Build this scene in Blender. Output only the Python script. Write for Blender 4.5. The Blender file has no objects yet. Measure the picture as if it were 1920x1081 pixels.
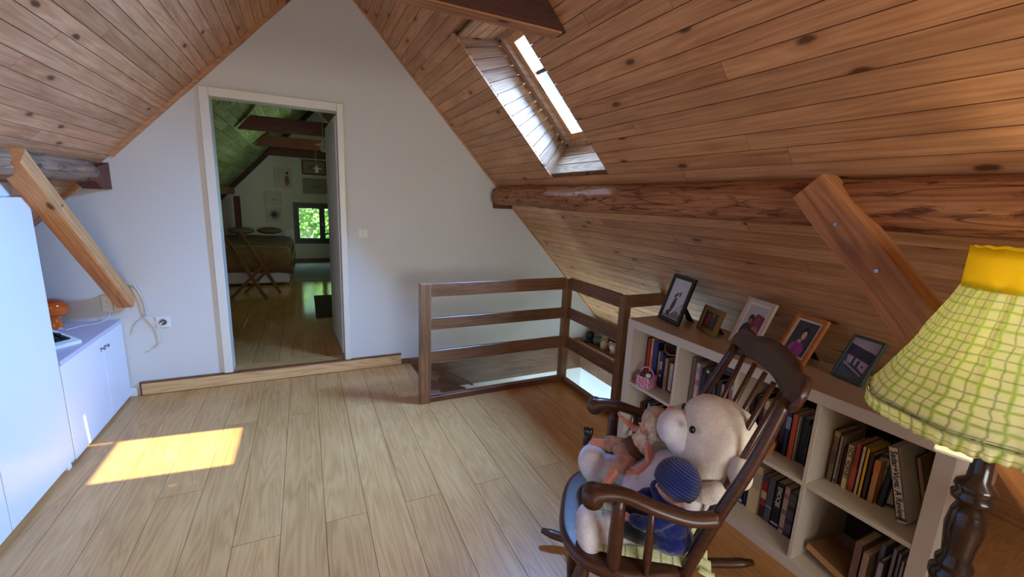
import bpy, bmesh, math, random
from mathutils import Vector as V, Matrix as M4, noise
random.seed(7)
C = bpy.context.scene.collection
sc = bpy.context.scene
PI = math.pi

# ------------------------------------------------------------------ camera
cam = bpy.data.objects.new('camera', bpy.data.cameras.new('camera')); C.objects.link(cam)
cam.data.sensor_width = 36; cam.data.lens = 36*800.7/1920; cam.data.clip_start = 0.02; cam.data.clip_end = 200
R_ = ((0.90175655, -0.43005314, 0.04346742), (-0.04702545, -0.19757336, -0.97915952), (0.42967863, 0.88091944, -0.19838652))
right, down, fwd = V(R_[0]), V(R_[1]), V(R_[2])
m = M4.Identity(4)
for i in range(3):
    m[i][0] = right[i]; m[i][1] = -down[i]; m[i][2] = -fwd[i]
m[2][3] = 1.45
cam.matrix_world = m
sc.camera = cam
# ------------------------------------------------------------------ light and exposure
def s2l(c): return tuple(((x/255)/12.92 if x/255 <= 0.04045 else ((x/255+0.055)/1.055)**2.4) for x in c)
def aim(o, d): o.rotation_euler = V(d).to_track_quat('-Z', 'Y').to_euler()
def light(name, kind, loc, d, energy, color, **k):
    l = bpy.data.lights.new(name, kind); l.energy = energy; l.color = color
    for a, b in k.items(): setattr(l, a, b)
    o = bpy.data.objects.new(name, l); o.location = loc; aim(o, d); C.objects.link(o); return o
w = bpy.data.worlds.new('sky'); sc.world = w; w.use_nodes = True
nt = w.node_tree; bgn = nt.nodes['Background']
sky = nt.nodes.new('ShaderNodeTexSky'); sky.sky_type = 'NISHITA'; sky.sun_disc = False
sky.sun_elevation = math.radians(42); sky.sun_rotation = math.radians(100)
nt.links.new(sky.outputs[0], bgn.inputs[0]); bgn.inputs[1].default_value = 0.35
light('sun', 'SUN', (6, 0, 8), (-1.06, 0.21, -1.0), 21, (1, 0.93, 0.74), angle=math.radians(0.5))
light('skylight_daylight', 'AREA', (1.77, 2.3, 2.33), (-0.80, 0, -0.60), 390, (0.20, 0.43, 1.0), shape='RECTANGLE', size=0.55, size_y=0.6)
light('window_daylight', 'AREA', (0.5, -2.42, 1.35), (0, 1, -0.05), 52, (1.0, 0.96, 0.91), shape='RECTANGLE', size=1.5, size_y=1.2)
light('bedroom_daylight', 'AREA', (0.3, 10.6, 2.3), (-0.05, -1, -1.05), 30, (0.75, 1.0, 0.85), shape='RECTANGLE', size=0.85, size_y=0.75)
light('bedroom_ceiling_fill', 'AREA', (1.1, 6.6, 1.6), (-1, 0, 0.35), 9, (0.7, 1.0, 0.55), shape='RECTANGLE', size=0.7, size_y=0.7)  # added fill lamp inside the bedroom to brighten its ceiling; no skylight there
light('stairwell_daylight', 'AREA', (1.35, 3.2, -2.2), (0.35, 0, 1), 70, (0.5, 0.75, 1.0), shape='RECTANGLE', size=0.9, size_y=0.6)
vs = sc.view_settings; vs.view_transform = 'Standard'; vs.look = 'None'; vs.gamma = 1; vs.exposure = 0.22
try: vs.use_curve_mapping = False
except Exception: pass
sc.cycles.max_bounces = 10; sc.cycles.diffuse_bounces = 6; sc.cycles.use_denoising = True
sc.cycles.sample_clamp_indirect = 6

# ------------------------------------------------------------------ materials
def mat_new(name, col=(128,128,128), rough=0.6, metal=0, spec=0.5, sheen=0, coat=0):
    mt = bpy.data.materials.new(name); mt.use_nodes = True
    b = mt.node_tree.nodes['Principled BSDF']
    c = s2l(col)
    b.inputs['Base Color'].default_value = (*c, 1); b.inputs['Roughness'].default_value = rough
    b.inputs['Metallic'].default_value = metal; b.inputs['Specular IOR Level'].default_value = spec
    b.inputs['Sheen Weight'].default_value = sheen; b.inputs['Coat Weight'].default_value = coat
    return mt, mt.node_tree, b
def nd(nt, kind, **k):
    n = nt.nodes.new('ShaderNode'+kind)
    for a, b in k.items():
        if isinstance(a, str) and hasattr(n, a) and a not in ('Scale',): setattr(n, a, b)
    return n
def lk(nt, a, b): nt.links.new(a, b)
def math_(nt, op, a, b=None, c=None, clamp=False):
    n = nt.nodes.new('ShaderNodeMath'); n.operation = op; n.use_clamp = clamp
    for i, x in enumerate((a, b, c)):
        if x is None: continue
        if isinstance(x, (int, float)): n.inputs[i].default_value = x
        else: lk(nt, x, n.inputs[i])
    return n.outputs[0]
def mix(nt, f, a, b, mode='MIX'):
    n = nt.nodes.new('ShaderNodeMix'); n.data_type = 'RGBA'; n.blend_type = mode
    ins = [n.inputs[0], n.inputs[6], n.inputs[7]]
    for s, x in zip(ins, (f, a, b)):
        if isinstance(x, (int, float)): s.default_value = x
        elif isinstance(x, tuple): s.default_value = (*x, 1) if len(x) == 3 else x
        else: lk(nt, x, s)
    return n.outputs[2]
def ramp(nt, f, stops):
    n = nt.nodes.new('ShaderNodeValToRGB'); e = n.color_ramp.elements
    while len(e) > 1: e.remove(e[-1])
    e[0].position = stops[0][0]; e[0].color = (*stops[0][1], 1)
    for p, c in stops[1:]:
        x = e.new(p); x.color = (*c, 1)
    lk(nt, f, n.inputs[0]); return n.outputs[0]
def mapping(nt, src, scale, offs=None):
    n = nt.nodes.new('ShaderNodeMapping'); n.inputs['Scale'].default_value = scale
    lk(nt, src, n.inputs[0])
    if offs is not None: lk(nt, offs, n.inputs['Location'])
    return n.outputs[0]
def noise_(nt, vec, scale, detail=3, rough=0.5, dist=0):
    n = nt.nodes.new('ShaderNodeTexNoise'); lk(nt, vec, n.inputs[0])
    n.inputs['Scale'].default_value = scale; n.inputs['Detail'].default_value = detail
    n.inputs['Roughness'].default_value = rough; n.inputs['Distortion'].default_value = dist
    return n.outputs[0]
def bump(nt, b, h, strength=0.3, dist=0.01):
    n = nt.nodes.new('ShaderNodeBump'); n.inputs['Strength'].default_value = strength; n.inputs['Distance'].default_value = dist
    lk(nt, h, n.inputs['Height']); lk(nt, n.outputs[0], b.inputs['Normal'])
def plain(name, col, rough=0.6, metal=0, spec=0.5, nscale=60, bstr=0.05, var=0.06, **k):
    mt, nt, b = mat_new(name, col, rough, metal, spec, **k)
    tc = nt.nodes.new('ShaderNodeTexCoord')
    f = noise_(nt, tc.outputs['Object'], nscale, 4)
    f2 = noise_(nt, tc.outputs['Object'], 3.0, 3)
    c = s2l(col)
    a = tuple(x*(1-var) for x in c); d = tuple(min(1, x*(1+var)) for x in c)
    lk(nt, ramp(nt, math_(nt, 'ADD', math_(nt, 'MULTIPLY', f, 0.4), math_(nt, 'MULTIPLY', f2, 0.6)), [(0.3, a), (0.7, d)]), b.inputs['Base Color'])
    if bstr: bump(nt, b, f, bstr, 0.002)
    return mt
AX = {'X': (1, 1, 1)}
def wood(name, dark, mid, light_, rough=0.5, grain=26, knots=1.0, tone=0.25, ringamt=0.5, axis='X', coat=0, spec=0.4, fibre=1.0):
    """grain runs along the object's local axis; every object gets its own offset and tone"""
    mt, nt, b = mat_new(name, mid, rough, spec=spec, coat=coat)
    tc = nt.nodes.new('ShaderNodeTexCoord'); oi = nt.nodes.new('ShaderNodeObjectInfo')
    rnd = oi.outputs['Random']
    cb = nt.nodes.new('ShaderNodeCombineXYZ')
    lk(nt, math_(nt, 'MULTIPLY', rnd, 37.3), cb.inputs[0]); lk(nt, math_(nt, 'MULTIPLY', rnd, 91.7), cb.inputs[1]); lk(nt, math_(nt, 'MULTIPLY', rnd, 13.1), cb.inputs[2])
    src = tc.outputs['Object']
    if axis != 'X':
        sp = nt.nodes.new('ShaderNodeSeparateXYZ'); lk(nt, src, sp.inputs[0]); cc = nt.nodes.new('ShaderNodeCombineXYZ')
        order = {'Y': (1, 0, 2), 'Z': (2, 0, 1)}[axis]
        for i, j in enumerate(order): lk(nt, sp.outputs[j], cc.inputs[i])
        src = cc.outputs[0]
    ad = nt.nodes.new('ShaderNodeVectorMath'); ad.operation = 'ADD'; lk(nt, src, ad.inputs[0]); lk(nt, cb.outputs[0], ad.inputs[1])
    p = ad.outputs[0]
    # warped field for cathedral rings
    big = noise_(nt, mapping(nt, p, (0.55, 6, 6)), 1.6, 2, 0.5, 0.2)
    ring = math_(nt, 'FRACT', math_(nt, 'MULTIPLY', big, 13))
    ring = math_(nt, 'ABSOLUTE', math_(nt, 'SUBTRACT', ring, 0.5))          # 0..0.5
    ring = math_(nt, 'MULTIPLY', ring, 2)
    fine = noise_(nt, mapping(nt, p, (1.5, grain*3, grain*3)), 1.0, 5, 0.6)
    blotch = noise_(nt, mapping(nt, p, (2.2, 5, 5)), 1.3, 3)
    f = math_(nt, 'ADD', math_(nt, 'MULTIPLY', ring, 0.34*ringamt), math_(nt, 'MULTIPLY', fine, 0.55*fibre))
    f = math_(nt, 'ADD', f, math_(nt, 'MULTIPLY', blotch, 0.35))
    f = math_(nt, 'SUBTRACT', f, 0.08+0.15*(fibre-1)*1.8)
    D, Mi, L = s2l(dark), s2l(mid), s2l(light_)
    col = ramp(nt, f, [(0.22, D), (0.5, Mi), (0.78, L)])
    if knots > 0:
        vo = nt.nodes.new('ShaderNodeTexVoronoi'); vo.inputs['Scale'].default_value = 1.0
        vo.inputs['Randomness'].default_value = 1.0; vo.voronoi_dimensions = '2D'
        lk(nt, mapping(nt, p, (3.2, 7.5, 7.5)), vo.inputs[0])
        dist = vo.outputs['Distance']
        wob = math_(nt, 'ADD', dist, math_(nt, 'MULTIPLY', math_(nt, 'SUBTRACT', noise_(nt, p, 60, 2), 0.5), 0.05))
        gate = nt.nodes.new('ShaderNodeSeparateColor'); lk(nt, vo.outputs['Color'], gate.inputs[0])
        g = math_(nt, 'LESS_THAN', gate.outputs[0], 0.34*knots)
        core = math_(nt, 'MULTIPLY', math_(nt, 'SUBTRACT', 1.0, math_(nt, 'MULTIPLY', wob, 9.0), clamp=True), g, clamp=True)
        core = math_(nt, 'MULTIPLY', core, 1.9, clamp=True)
        halo = math_(nt, 'MULTIPLY', math_(nt, 'SUBTRACT', 1.0, math_(nt, 'MULTIPLY', wob, 3.6), clamp=True), g, clamp=True)
        col = mix(nt, math_(nt, 'MULTIPLY', halo, 0.55), col, D)
        col = mix(nt, core, col, tuple(x*0.35 for x in D))
    tn = math_(nt, 'ADD', math_(nt, 'MULTIPLY', math_(nt, 'FRACT', math_(nt, 'MULTIPLY', rnd, 7.13)), 2*tone), 1-tone)
    cbt = nt.nodes.new('ShaderNodeCombineColor')
    for i in range(3): lk(nt, tn, cbt.inputs[i])
    col = mix(nt, 1.0, col, cbt.outputs[0], 'MULTIPLY')
    lk(nt, col, b.inputs['Base Color'])
    bump(nt, b, fine, 0.12, 0.002)
    return mt
def gingham(name, base, line, line2, su, sv, translucent=0.0, rough=0.85, white=0.4):
    """woven check on the UV map"""
    mt, nt, b = mat_new(name, (255,255,255), rough, spec=0.2)
    uv = nt.nodes.new('ShaderNodeUVMap'); sp = nt.nodes.new('ShaderNodeSeparateXYZ'); lk(nt, uv.outputs[0], sp.inputs[0])
    nz = noise_(nt, uv.outputs[0], 7, 3)
    def lines(o, s, wd, off=0.0):
        x = math_(nt, 'ADD', math_(nt, 'MULTIPLY', o, s), off)
        x = math_(nt, 'ADD', x, math_(nt, 'MULTIPLY', nz, 0.5))
        x = math_(nt, 'ABSOLUTE', math_(nt, 'SUBTRACT', math_(nt, 'FRACT', x), 0.5))
        return math_(nt, 'SUBTRACT', 1.0, math_(nt, 'MULTIPLY', x, 1/wd), clamp=True)
    a = math_(nt, 'MAXIMUM', lines(sp.outputs[0], su, 0.12), lines(sp.outputs[1], sv, 0.12))
    d = math_(nt, 'MAXIMUM', lines(sp.outputs[0], su, 0.07, 0.45), lines(sp.outputs[1], sv, 0.07, 0.45))
    wv = noise_(nt, uv.outputs[0], 220, 2)
    c = mix(nt, math_(nt, 'MULTIPLY', wv, white), s2l(base), tuple(min(1, x*1.35+0.1) for x in s2l(base)))
    c = mix(nt, math_(nt, 'MULTIPLY', a, 0.85), c, s2l(line))
    c = mix(nt, math_(nt, 'MULTIPLY', d, 0.7), c, s2l(line2))
    lk(nt, c, b.inputs['Base Color'])
    bump(nt, b, noise_(nt, uv.outputs[0], 14, 4), 0.5, 0.01)
    if translucent:
        tr = nt.nodes.new('ShaderNodeBsdfTranslucent'); lk(nt, c, tr.inputs[0])
        ms = nt.nodes.new('ShaderNodeMixShader'); ms.inputs[0].default_value = translucent
        lk(nt, b.outputs[0], ms.inputs[1]); lk(nt, tr.outputs[0], ms.inputs[2])
        lk(nt, ms.outputs[0], nt.nodes['Material Output'].inputs[0])
    return mt
def plush(name, col, rough=0.95, scale=130, bs=1.0, var=0.10, d=0.008):
    mt, nt, b = mat_new(name, col, rough, spec=0.1, sheen=0.5)
    tc = nt.nodes.new('ShaderNodeTexCoord'); c = s2l(col)
    f = noise_(nt, tc.outputs['Object'], scale, 5, 0.7); f2 = noise_(nt, tc.outputs['Object'], 28, 4)
    g = math_(nt, 'ADD', math_(nt, 'MULTIPLY', f, 0.6), math_(nt, 'MULTIPLY', f2, 0.4))
    lk(nt, ramp(nt, g, [(0.3, tuple(x*(1-2*var) for x in c)), (0.68, tuple(min(1, x*(1+var)) for x in c))]), b.inputs['Base Color'])
    bump(nt, b, g, bs, d); return mt

MT = {}
MT['pine'] = wood('pine_panelling', (148,96,58), (192,142,96), (212,166,120), 0.5, 22, 1.0, 0.15, 0.32)
MT['pine_l'] = wood('pine_panelling_left', (154,100,62), (202,150,106), (222,180,138), 0.5, 22, 0.9, 0.10, 0.32)
MT['lining'] = wood('pine_lining', (110,76,50), (166,128,92), (192,156,120), 0.5, 22, 0.8, 0.12, 0.5)
MT['log'] = wood('old_timber', (104,62,36), (166,110,68), (200,148,100), 0.75, 20, 1.0, 0.05, 0.45)
def mottle(mt, dark, amt, sc_):
    nt = mt.node_tree; b = nt.nodes['Principled BSDF']; l = b.inputs['Base Color'].links[0]; src = l.from_socket
    tc = nt.nodes.new('ShaderNodeTexCoord')
    n1 = noise_(nt, mapping(nt, tc.outputs['Object'], (2.2, 9, 9)), sc_, 6, 0.65, 0.8)
    f = math_(nt, 'MULTIPLY', math_(nt, 'SUBTRACT', n1, 0.53, clamp=True), amt, clamp=True)
    c = mix(nt, f, src, s2l(dark)); 
    cr = noise_(nt, mapping(nt, tc.outputs['Object'], (0.35, 5, 5)), 3.2, 1)
    cr = math_(nt, 'ABSOLUTE', math_(nt, 'SUBTRACT', cr, 0.5))
    g = math_(nt, 'SUBTRACT', 1.0, math_(nt, 'MULTIPLY', cr, 90), clamp=True)
    c = mix(nt, math_(nt, 'MULTIPLY', g, 0.85), c, (0.02, 0.01, 0.006)); lk(nt, c, b.inputs['Base Color'])
MT['log_g'] = wood('grey_old_timber', (90,68,52), (150,118,90), (196,160,122), 0.75, 20, 1.0, 0.05, 0.4)
MT['brace'] = wood('hewn_brace_timber', (120,76,44), (178,122,76), (198,146,98), 0.65, 20, 0.8, 0.04, 0.3)
MT['brace_l'] = wood('orange_brace_timber', (160,104,58), (212,154,96), (226,178,124), 0.6, 20, 0.8, 0.04, 0.3)
mottle(MT['log'], (90,44,22), 9, 3.2); mottle(MT['log_g'], (70,52,42), 7, 2.5)
MT['dkbeam'] = wood('dark_beam', (44,22,14), (70,36,22), (90,48,30), 0.6, 14, 0.2, 0.05, 0.4)
MT['oak'] = wood('oak_floor', (158,108,60), (190,140,84), (206,160,108), 0.34, 30, 0.0, 0.05, 0.5, spec=0.5, fibre=0.6)
MT['oak_d'] = wood('glossy_bedroom_oak', (150,108,62), (188,142,86), (206,164,108), 0.10, 30, 0.0, 0.06, 0.4, spec=0.6)
MT['oak2'] = wood('oak_trim', (170,126,78), (208,168,112), (220,184,132), 0.4, 30, 0.0, 0.03, 0.8)
MT['oakdk'] = wood('dark_edge_wood', (70,40,26), (112,70,48), (134,88,62), 0.4, 30, 0.0, 0.04)
MT['rail'] = wood('dark_stained_railing', (80,52,34), (124,86,58), (148,108,76), 0.35, 24, 0.1, 0.06, 0.4, spec=0.5)
MT['railz'] = wood('dark_stained_post', (84,56,36), (134,96,64), (160,120,84), 0.35, 24, 0.1, 0.04, 0.4, axis='Z', spec=0.5)
MT['chair'] = wood('dark_walnut_stain', (44,26,18), (74,44,30), (92,58,40), 0.36, 24, 0.0, 0.03, 0.4, spec=0.5, coat=0.1)
MT['white'] = plain('white_paint', (222,222,216), 0.6, var=0.02)
MT['wall'] = plain('wall_plaster', (208,209,200), 0.85, nscale=90, bstr=0.06, var=0.02)
MT['casing'] = plain('cream_gloss_paint', (218,216,200), 0.35, var=0.02, bstr=0.02)
MT['laq'] = plain('white_lacquer', (222,224,226), 0.32, var=0.015, bstr=0.01, nscale=20)
MT['worktop'] = plain('pale_laminate', (196,190,206), 0.4, var=0.02, bstr=0.01)
MT['kallax'] = plain('white_foil_board', (206,200,186), 0.42, var=0.02, bstr=0.01)
MT['kallax_top'] = plain('bookcase_top_foil', (196,176,150), 0.26, var=0.02, bstr=0.01)
MT['eave_shade'] = plain('painted_eave_shade', (52,40,34), 0.8, var=0.1)  # dark colour for the shade behind the bookcase
MT['black'] = plain('black_gloss', (14,14,15), 0.3, var=0.1)
MT['blackm'] = plain('black_board', (20,19,18), 0.7, var=0.1)
MT['paper'] = plain('book_pages', (206,194,168), 0.9, var=0.06)
MT['gold'] = plain('antique_gold', (150,112,60), 0.38, 0.6, var=0.25, nscale=90, bstr=0.4)
MT['cream_f'] = plain('limed_frame', (206,186,162), 0.5, var=0.1)
MT['orange_f'] = wood('orange_pine_frame', (150,84,36), (196,120,62), (212,140,80), 0.4, 30, 0, 0.02)
MT['grey_f'] = plain('grey_green_frame', (62,72,66), 0.45, var=0.1)
MT['mat'] = plain('picture_mount', (226,222,212), 0.8, var=0.02)
MT['metal'] = plain('steel', (150,150,150), 0.3, 0.9)
MT['cable'] = plain('white_cable', (205,205,196), 0.5)
MT['orange'] = plain('orange_glaze', (216,92,18), 0.12, coat=0.6, var=0.04, bstr=0.0)
MT['bear'] = plush('cream_plush', (246,238,224))
MT['bearw'] = plush('white_plush', (238,238,242), scale=160)
MT['blouse'] = plush('white_ruffled_cotton', (220,214,220), scale=70, bs=0.9, var=0.05, d=0.008)
MT['skin'] = plain('doll_skin', (214,140,112), 0.42, var=0.04, bstr=0.0)
MT['skin2'] = plain('doll_skin_pale', (232,170,142), 0.45, var=0.04, bstr=0.0)
MT['hair'] = plush('blonde_doll_hair', (196,176,154), scale=90, bs=1.0, var=0.3)
MT['dress'] = plush('dusty_rose_dress', (176,134,112), scale=55, bs=0.7, var=0.18)
MT['dressl'] = plush('pale_floral_bodice', (222,200,170), scale=60, bs=0.6, var=0.2)
MT['brownband'] = plain('brown_waistband', (96,56,40), 0.8)
MT['navy'] = plush('navy_knit', (15,36,104), scale=260, bs=0.35, var=0.2)
MT['navyd'] = plush('dark_navy_trousers', (10,12,30), scale=200, var=0.2)
MT['pinkw'] = plain('pink_woven_strip', (214,150,176), 0.7, var=0.12)
MT['wick'] = plain('wicker', (182,128,80), 0.7, var=0.25, bstr=0.4)
MT['green'] = plain('green_glaze', (84,108,84), 0.3)
MT['pot'] = plain('stoneware', (190,176,150), 0.5, var=0.15)
MT['potw'] = plain('white_glaze', (206,196,180), 0.3, var=0.1)
MT['lant'] = plain('dark_metal_lantern', (52,54,56), 0.25, 0.7)
MT['yellow'] = plain('yellow_shade_band', (255,226,10), 0.6, var=0.03)
_n = MT['yellow'].node_tree; _t = _n.nodes.new('ShaderNodeBsdfTranslucent'); _t.inputs[0].default_value = (1, 0.88, 0.05, 1); _m = _n.nodes.new('ShaderNodeMixShader'); _m.inputs[0].default_value = 0.4
lk(_n, _n.nodes['Principled BSDF'].outputs[0], _m.inputs[1]); lk(_n, _t.outputs[0], _m.inputs[2]); lk(_n, _m.outputs[0], _n.nodes['Material Output'].inputs[0])
MT['shade'] = gingham('green_check_shade', (232,234,184), (164,192,78), (136,156,92), 26, 8, 0.45, white=0.7)
MT['cush'] = gingham('green_check_cushion', (206,220,176), (84,110,60), (196,204,110), 10, 10, 0.0)
MT['pole'] = wood('black_turned_wood', (20,13,10), (40,27,21), (56,38,30), 0.22, 20, 0, 0.02, axis='Z', coat=0.4)
MT['glass'], _n, _b = mat_new('window_glass', (255,255,255), 0.02)
_t = _n.nodes.new('ShaderNodeBsdfTransparent'); _t.inputs[0].default_value = (0.96, 0.98, 0.97, 1); _g = _n.nodes.new('ShaderNodeBsdfGlossy'); _g.inputs['Roughness'].default_value = 0.02
_m = _n.nodes.new('ShaderNodeMixShader'); _m.inputs[0].default_value = 0.06; lk(_n, _t.outputs[0], _m.inputs[1]); lk(_n, _g.outputs[0], _m.inputs[2]); lk(_n, _m.outputs[0], _n.nodes['Material Output'].inputs[0])
MT['green_lit_roof'] = wood('green_lit_whitewashed_boards', (96,110,84), (156,168,134), (186,196,164), 0.6, 22, 0.5, 0.3)  # greenish window light is tinted into the whitewash colour
MT['bedspread'] = plain('olive_brown_bedspread', (110,82,56), 0.95, var=0.3, nscale=12, bstr=0.3)
MT['bedtrim'] = plain('pale_green_stripe_cloth', (138,150,96), 0.9, var=0.2)
MT['sheet'] = plain('white_valance', (190,190,196), 0.9)
MT['redbeam'] = wood('red_brown_beam', (64,26,16), (104,46,28), (124,60,38), 0.5, 14, 0.1, 0.05, 0.3)
MT['winfr'] = plain('dark_window_frame', (30,40,38), 0.4)
MT['rug'] = plain('grey_blue_rug', (136,146,142), 0.95, var=0.1, nscale=120, bstr=0.5)
MT['dkrug'] = plain('dark_brown_mat', (52,38,26), 0.95, var=0.15, nscale=120, bstr=0.5)
MT['leaf'] = plain('leaf_green', (150,206,112), 0.6, var=0.3)
MT['bark'] = plain('bark', (80,62,44), 0.9, var=0.2)
MT['extw'] = plain('outside_ground', (96,120,70), 0.9)
MT['blind'] = plain('pale_blind_fabric', (226,226,226), 0.8, var=0.06)
_cm = {}
def cm(col, rough=0.55):
    k = (tuple(col), rough)
    if k not in _cm: _cm[k] = plain('cloth_and_card_%d_%d_%d' % tuple(col), col, rough, var=0.08)
    return _cm[k]

# ------------------------------------------------------------------ mesh helpers
class G:
    def __init__(s): s.bm = bmesh.new(); s.uv = None
    def box(s, c, d, R=None, bev=0.0, seg=1):
        b2 = bmesh.new(); bmesh.ops.create_cube(b2, size=1)
        bmesh.ops.scale(b2, vec=V(d), verts=b2.verts)
        if bev: bmesh.ops.bevel(b2, geom=b2.edges[:], offset=bev, segments=seg, affect='EDGES', profile=0.5)
        mt = M4.Translation(V(c)) @ (R.to_4x4() if R is not None else M4.Identity(4))
        s._add(b2, mt); return s
    def _add(s, b2, mt=None):
        if mt is not None: b2.transform(mt)
        me = bpy.data.meshes.new('t'); b2.to_mesh(me); b2.free(); s.bm.from_mesh(me); bpy.data.meshes.remove(me)
    def hexa(s, lo, hi):
        """solid from two quads"""
        v = [s.bm.verts.new(V(p)) for p in list(lo)+list(hi)]
        n = len(lo)
        s.bm.faces.new(v[:n][::-1]); s.bm.faces.new(v[n:])
        for i in range(n): s.bm.faces.new((v[i], v[(i+1) % n], v[n+(i+1) % n], v[n+i]))
        return s
    def tube(s, pts, rad, n=8, cap=True, flat=1.0):
        pts = [V(p) for p in pts]; rad = rad if isinstance(rad, (list, tuple)) else [rad]*len(pts)
        rings = []; up = None
        for i, p in enumerate(pts):
            t = (pts[min(i+1, len(pts)-1)]-pts[max(i-1, 0)]).normalized()
            if up is None:
                up = V((0, 0, 1)) if abs(t.z) < 0.9 else V((1, 0, 0))
            a = t.cross(up).normalized(); b = a.cross(t).normalized(); up = b
            rings.append([s.bm.verts.new(p+(a*math.cos(2*PI*k/n)+b*math.sin(2*PI*k/n)*flat)*rad[i]) for k in range(n)])
        for r0, r1 in zip(rings, rings[1:]):
            for k in range(n): s.bm.faces.new((r0[k], r0[(k+1) % n], r1[(k+1) % n], r1[k]))
        if cap:
            s.bm.faces.new(rings[0][::-1]); s.bm.faces.new(rings[-1])
        return s
    def lathe(s, prof, c=(0, 0, 0), n=20, close=True):
        rings = []
        for r, z in prof:
            rings.append([s.bm.verts.new(V(c)+V((r*math.cos(2*PI*k/n), r*math.sin(2*PI*k/n), z))) for k in range(n)])
        for r0, r1 in zip(rings, rings[1:]):
            for k in range(n): s.bm.faces.new((r0[k], r0[(k+1) % n], r1[(k+1) % n], r1[k]))
        if close:
            s.bm.faces.new(rings[0][::-1]); s.bm.faces.new(rings[-1])
        return s
    def ball(s, c, r, R=None, sub=2):
        b2 = bmesh.new(); bmesh.ops.create_icosphere(b2, subdivisions=sub, radius=1)
        r = (r, r, r) if isinstance(r, (int, float)) else r
        bmesh.ops.scale(b2, vec=V(r), verts=b2.verts)
        s._add(b2, M4.Translation(V(c)) @ (R.to_4x4() if R is not None else M4.Identity(4))); return s
    def limb(s, pts, rads, sub=1, step=0.6):
        for (p0, r0), (p1, r1) in zip(zip(pts, rads), list(zip(pts, rads))[1:]):
            p0, p1 = V(p0), V(p1); L = (p1-p0).length; k = max(2, int(L/(min(r0, r1)*step))+1)
            for i in range(k+1):
                t = i/k; s.ball(p0.lerp(p1, t), r0*(1-t)+r1*t, sub=sub)
        return s
    def poly(s, pts2, plane, a, b):
        """prism from a 2-D outline; plane 'xz' extrudes along y from a to b, etc."""
        def P(p, d): return {'xz': V((p[0], d, p[1])), 'yz': V((d, p[0], p[1])), 'xy': V((p[0], p[1], d))}[plane]
        return s.hexa([P(p, a) for p in pts2], [P(p, b) for p in pts2])
    def obj(s, name, mat, parent=None, smooth=False, loc=None, rot=None, **k):
        bmesh.ops.recalc_face_normals(s.bm, faces=s.bm.faces[:])
        me = bpy.data.meshes.new(name); s.bm.to_mesh(me); s.bm.free()
        if smooth:
            for p in me.polygons: p.use_smooth = True
        mats = mat if isinstance(mat, (list, tuple)) else [mat]
        for x in mats: me.materials.append(MT[x] if isinstance(x, str) else x)
        return link(me, name, parent, loc, rot, **k)
def link(me, name, parent=None, loc=None, rot=None, label=None, cat=None, group=None, kind=None):
    o = bpy.data.objects.new(name, me); C.objects.link(o)
    if parent: o.parent = parent
    if loc is not None: o.location = loc
    if rot is not None: o.rotation_euler = rot
    if label: o['label'] = label
    if cat: o['category'] = cat
    if group: o['group'] = group
    if kind: o['kind'] = kind
    return o
def thing(name, label, cat, loc=(0, 0, 0), rot=(0, 0, 0), group=None, kind=None):
    return link(None, name, None, loc, rot, label, cat, group, kind)
def blobify(g, voxel, smooth_it=2, disp=0.0, dscale=20):
    """fuse overlapping solids into one continuous surface"""
    me = bpy.data.meshes.new('b'); g.bm.to_mesh(me); g.bm.free()
    o = bpy.data.objects.new('b', me); C.objects.link(o)
    md = o.modifiers.new('r', 'REMESH'); md.mode = 'VOXEL'; md.voxel_size = voxel
    if smooth_it:
        sm = o.modifiers.new('s', 'SMOOTH'); sm.factor = 0.6; sm.iterations = smooth_it
    dg = bpy.context.evaluated_depsgraph_get(); dg.update()
    me2 = bpy.data.meshes.new_from_object(o.evaluated_get(dg)); bpy.data.objects.remove(o); bpy.data.meshes.remove(me)
    g2 = G(); g2.bm.from_mesh(me2); bpy.data.meshes.remove(me2)
    if disp:
        g2.bm.normal_update()
        for v in g2.bm.verts: v.co += v.normal*disp*(noise.noise(v.co*dscale))
    return g2
def text_obj(txt, size, mat, parent, origin, xdir, ydir, name='spine_lettering', align='LEFT', bold=0.0):
    cu = bpy.data.curves.new(name, 'FONT'); cu.body = txt; cu.size = size; cu.align_x = align; cu.align_y = 'CENTER'; cu.extrude = 0.0002; cu.offset = bold
    cu.resolution_u = 3
    t = bpy.data.objects.new('t', cu); C.objects.link(t)
    dg = bpy.context.evaluated_depsgraph_get(); dg.update()
    me = bpy.data.meshes.new_from_object(t.evaluated_get(dg)); bpy.data.objects.remove(t); bpy.data.curves.remove(cu)
    me.materials.append(MT[mat] if isinstance(mat, str) else mat)
    X, Y = V(xdir).normalized(), V(ydir).normalized(); Z = X.cross(Y)
    mm = M4((( *[X[0], Y[0], Z[0]], origin[0]), (X[1], Y[1], Z[1], origin[1]), (X[2], Y[2], Z[2], origin[2]), (0, 0, 0, 1)))
    me.transform(mm)
    return link(me, name, parent)

# ------------------------------------------------------------------ room constants
AR, BR = 3.275, 1.065          # right roof plane  z = AR - BR x
AL, BL = 2.808, 1.06           # left roof plane   z = AL + BL x
XA = (AR-AL)/(BR+BL); ZA = AR-BR*XA
YW, YW2, YF, YB = 3.64, 3.74, 9.39, -2.6
zr = lambda x: AR-BR*x
zl = lambda x: AL+BL*x
SK = (0.841, 1.534, 1.985, 2.6)      # skylight opening x0 x1 y0 y1

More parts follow.
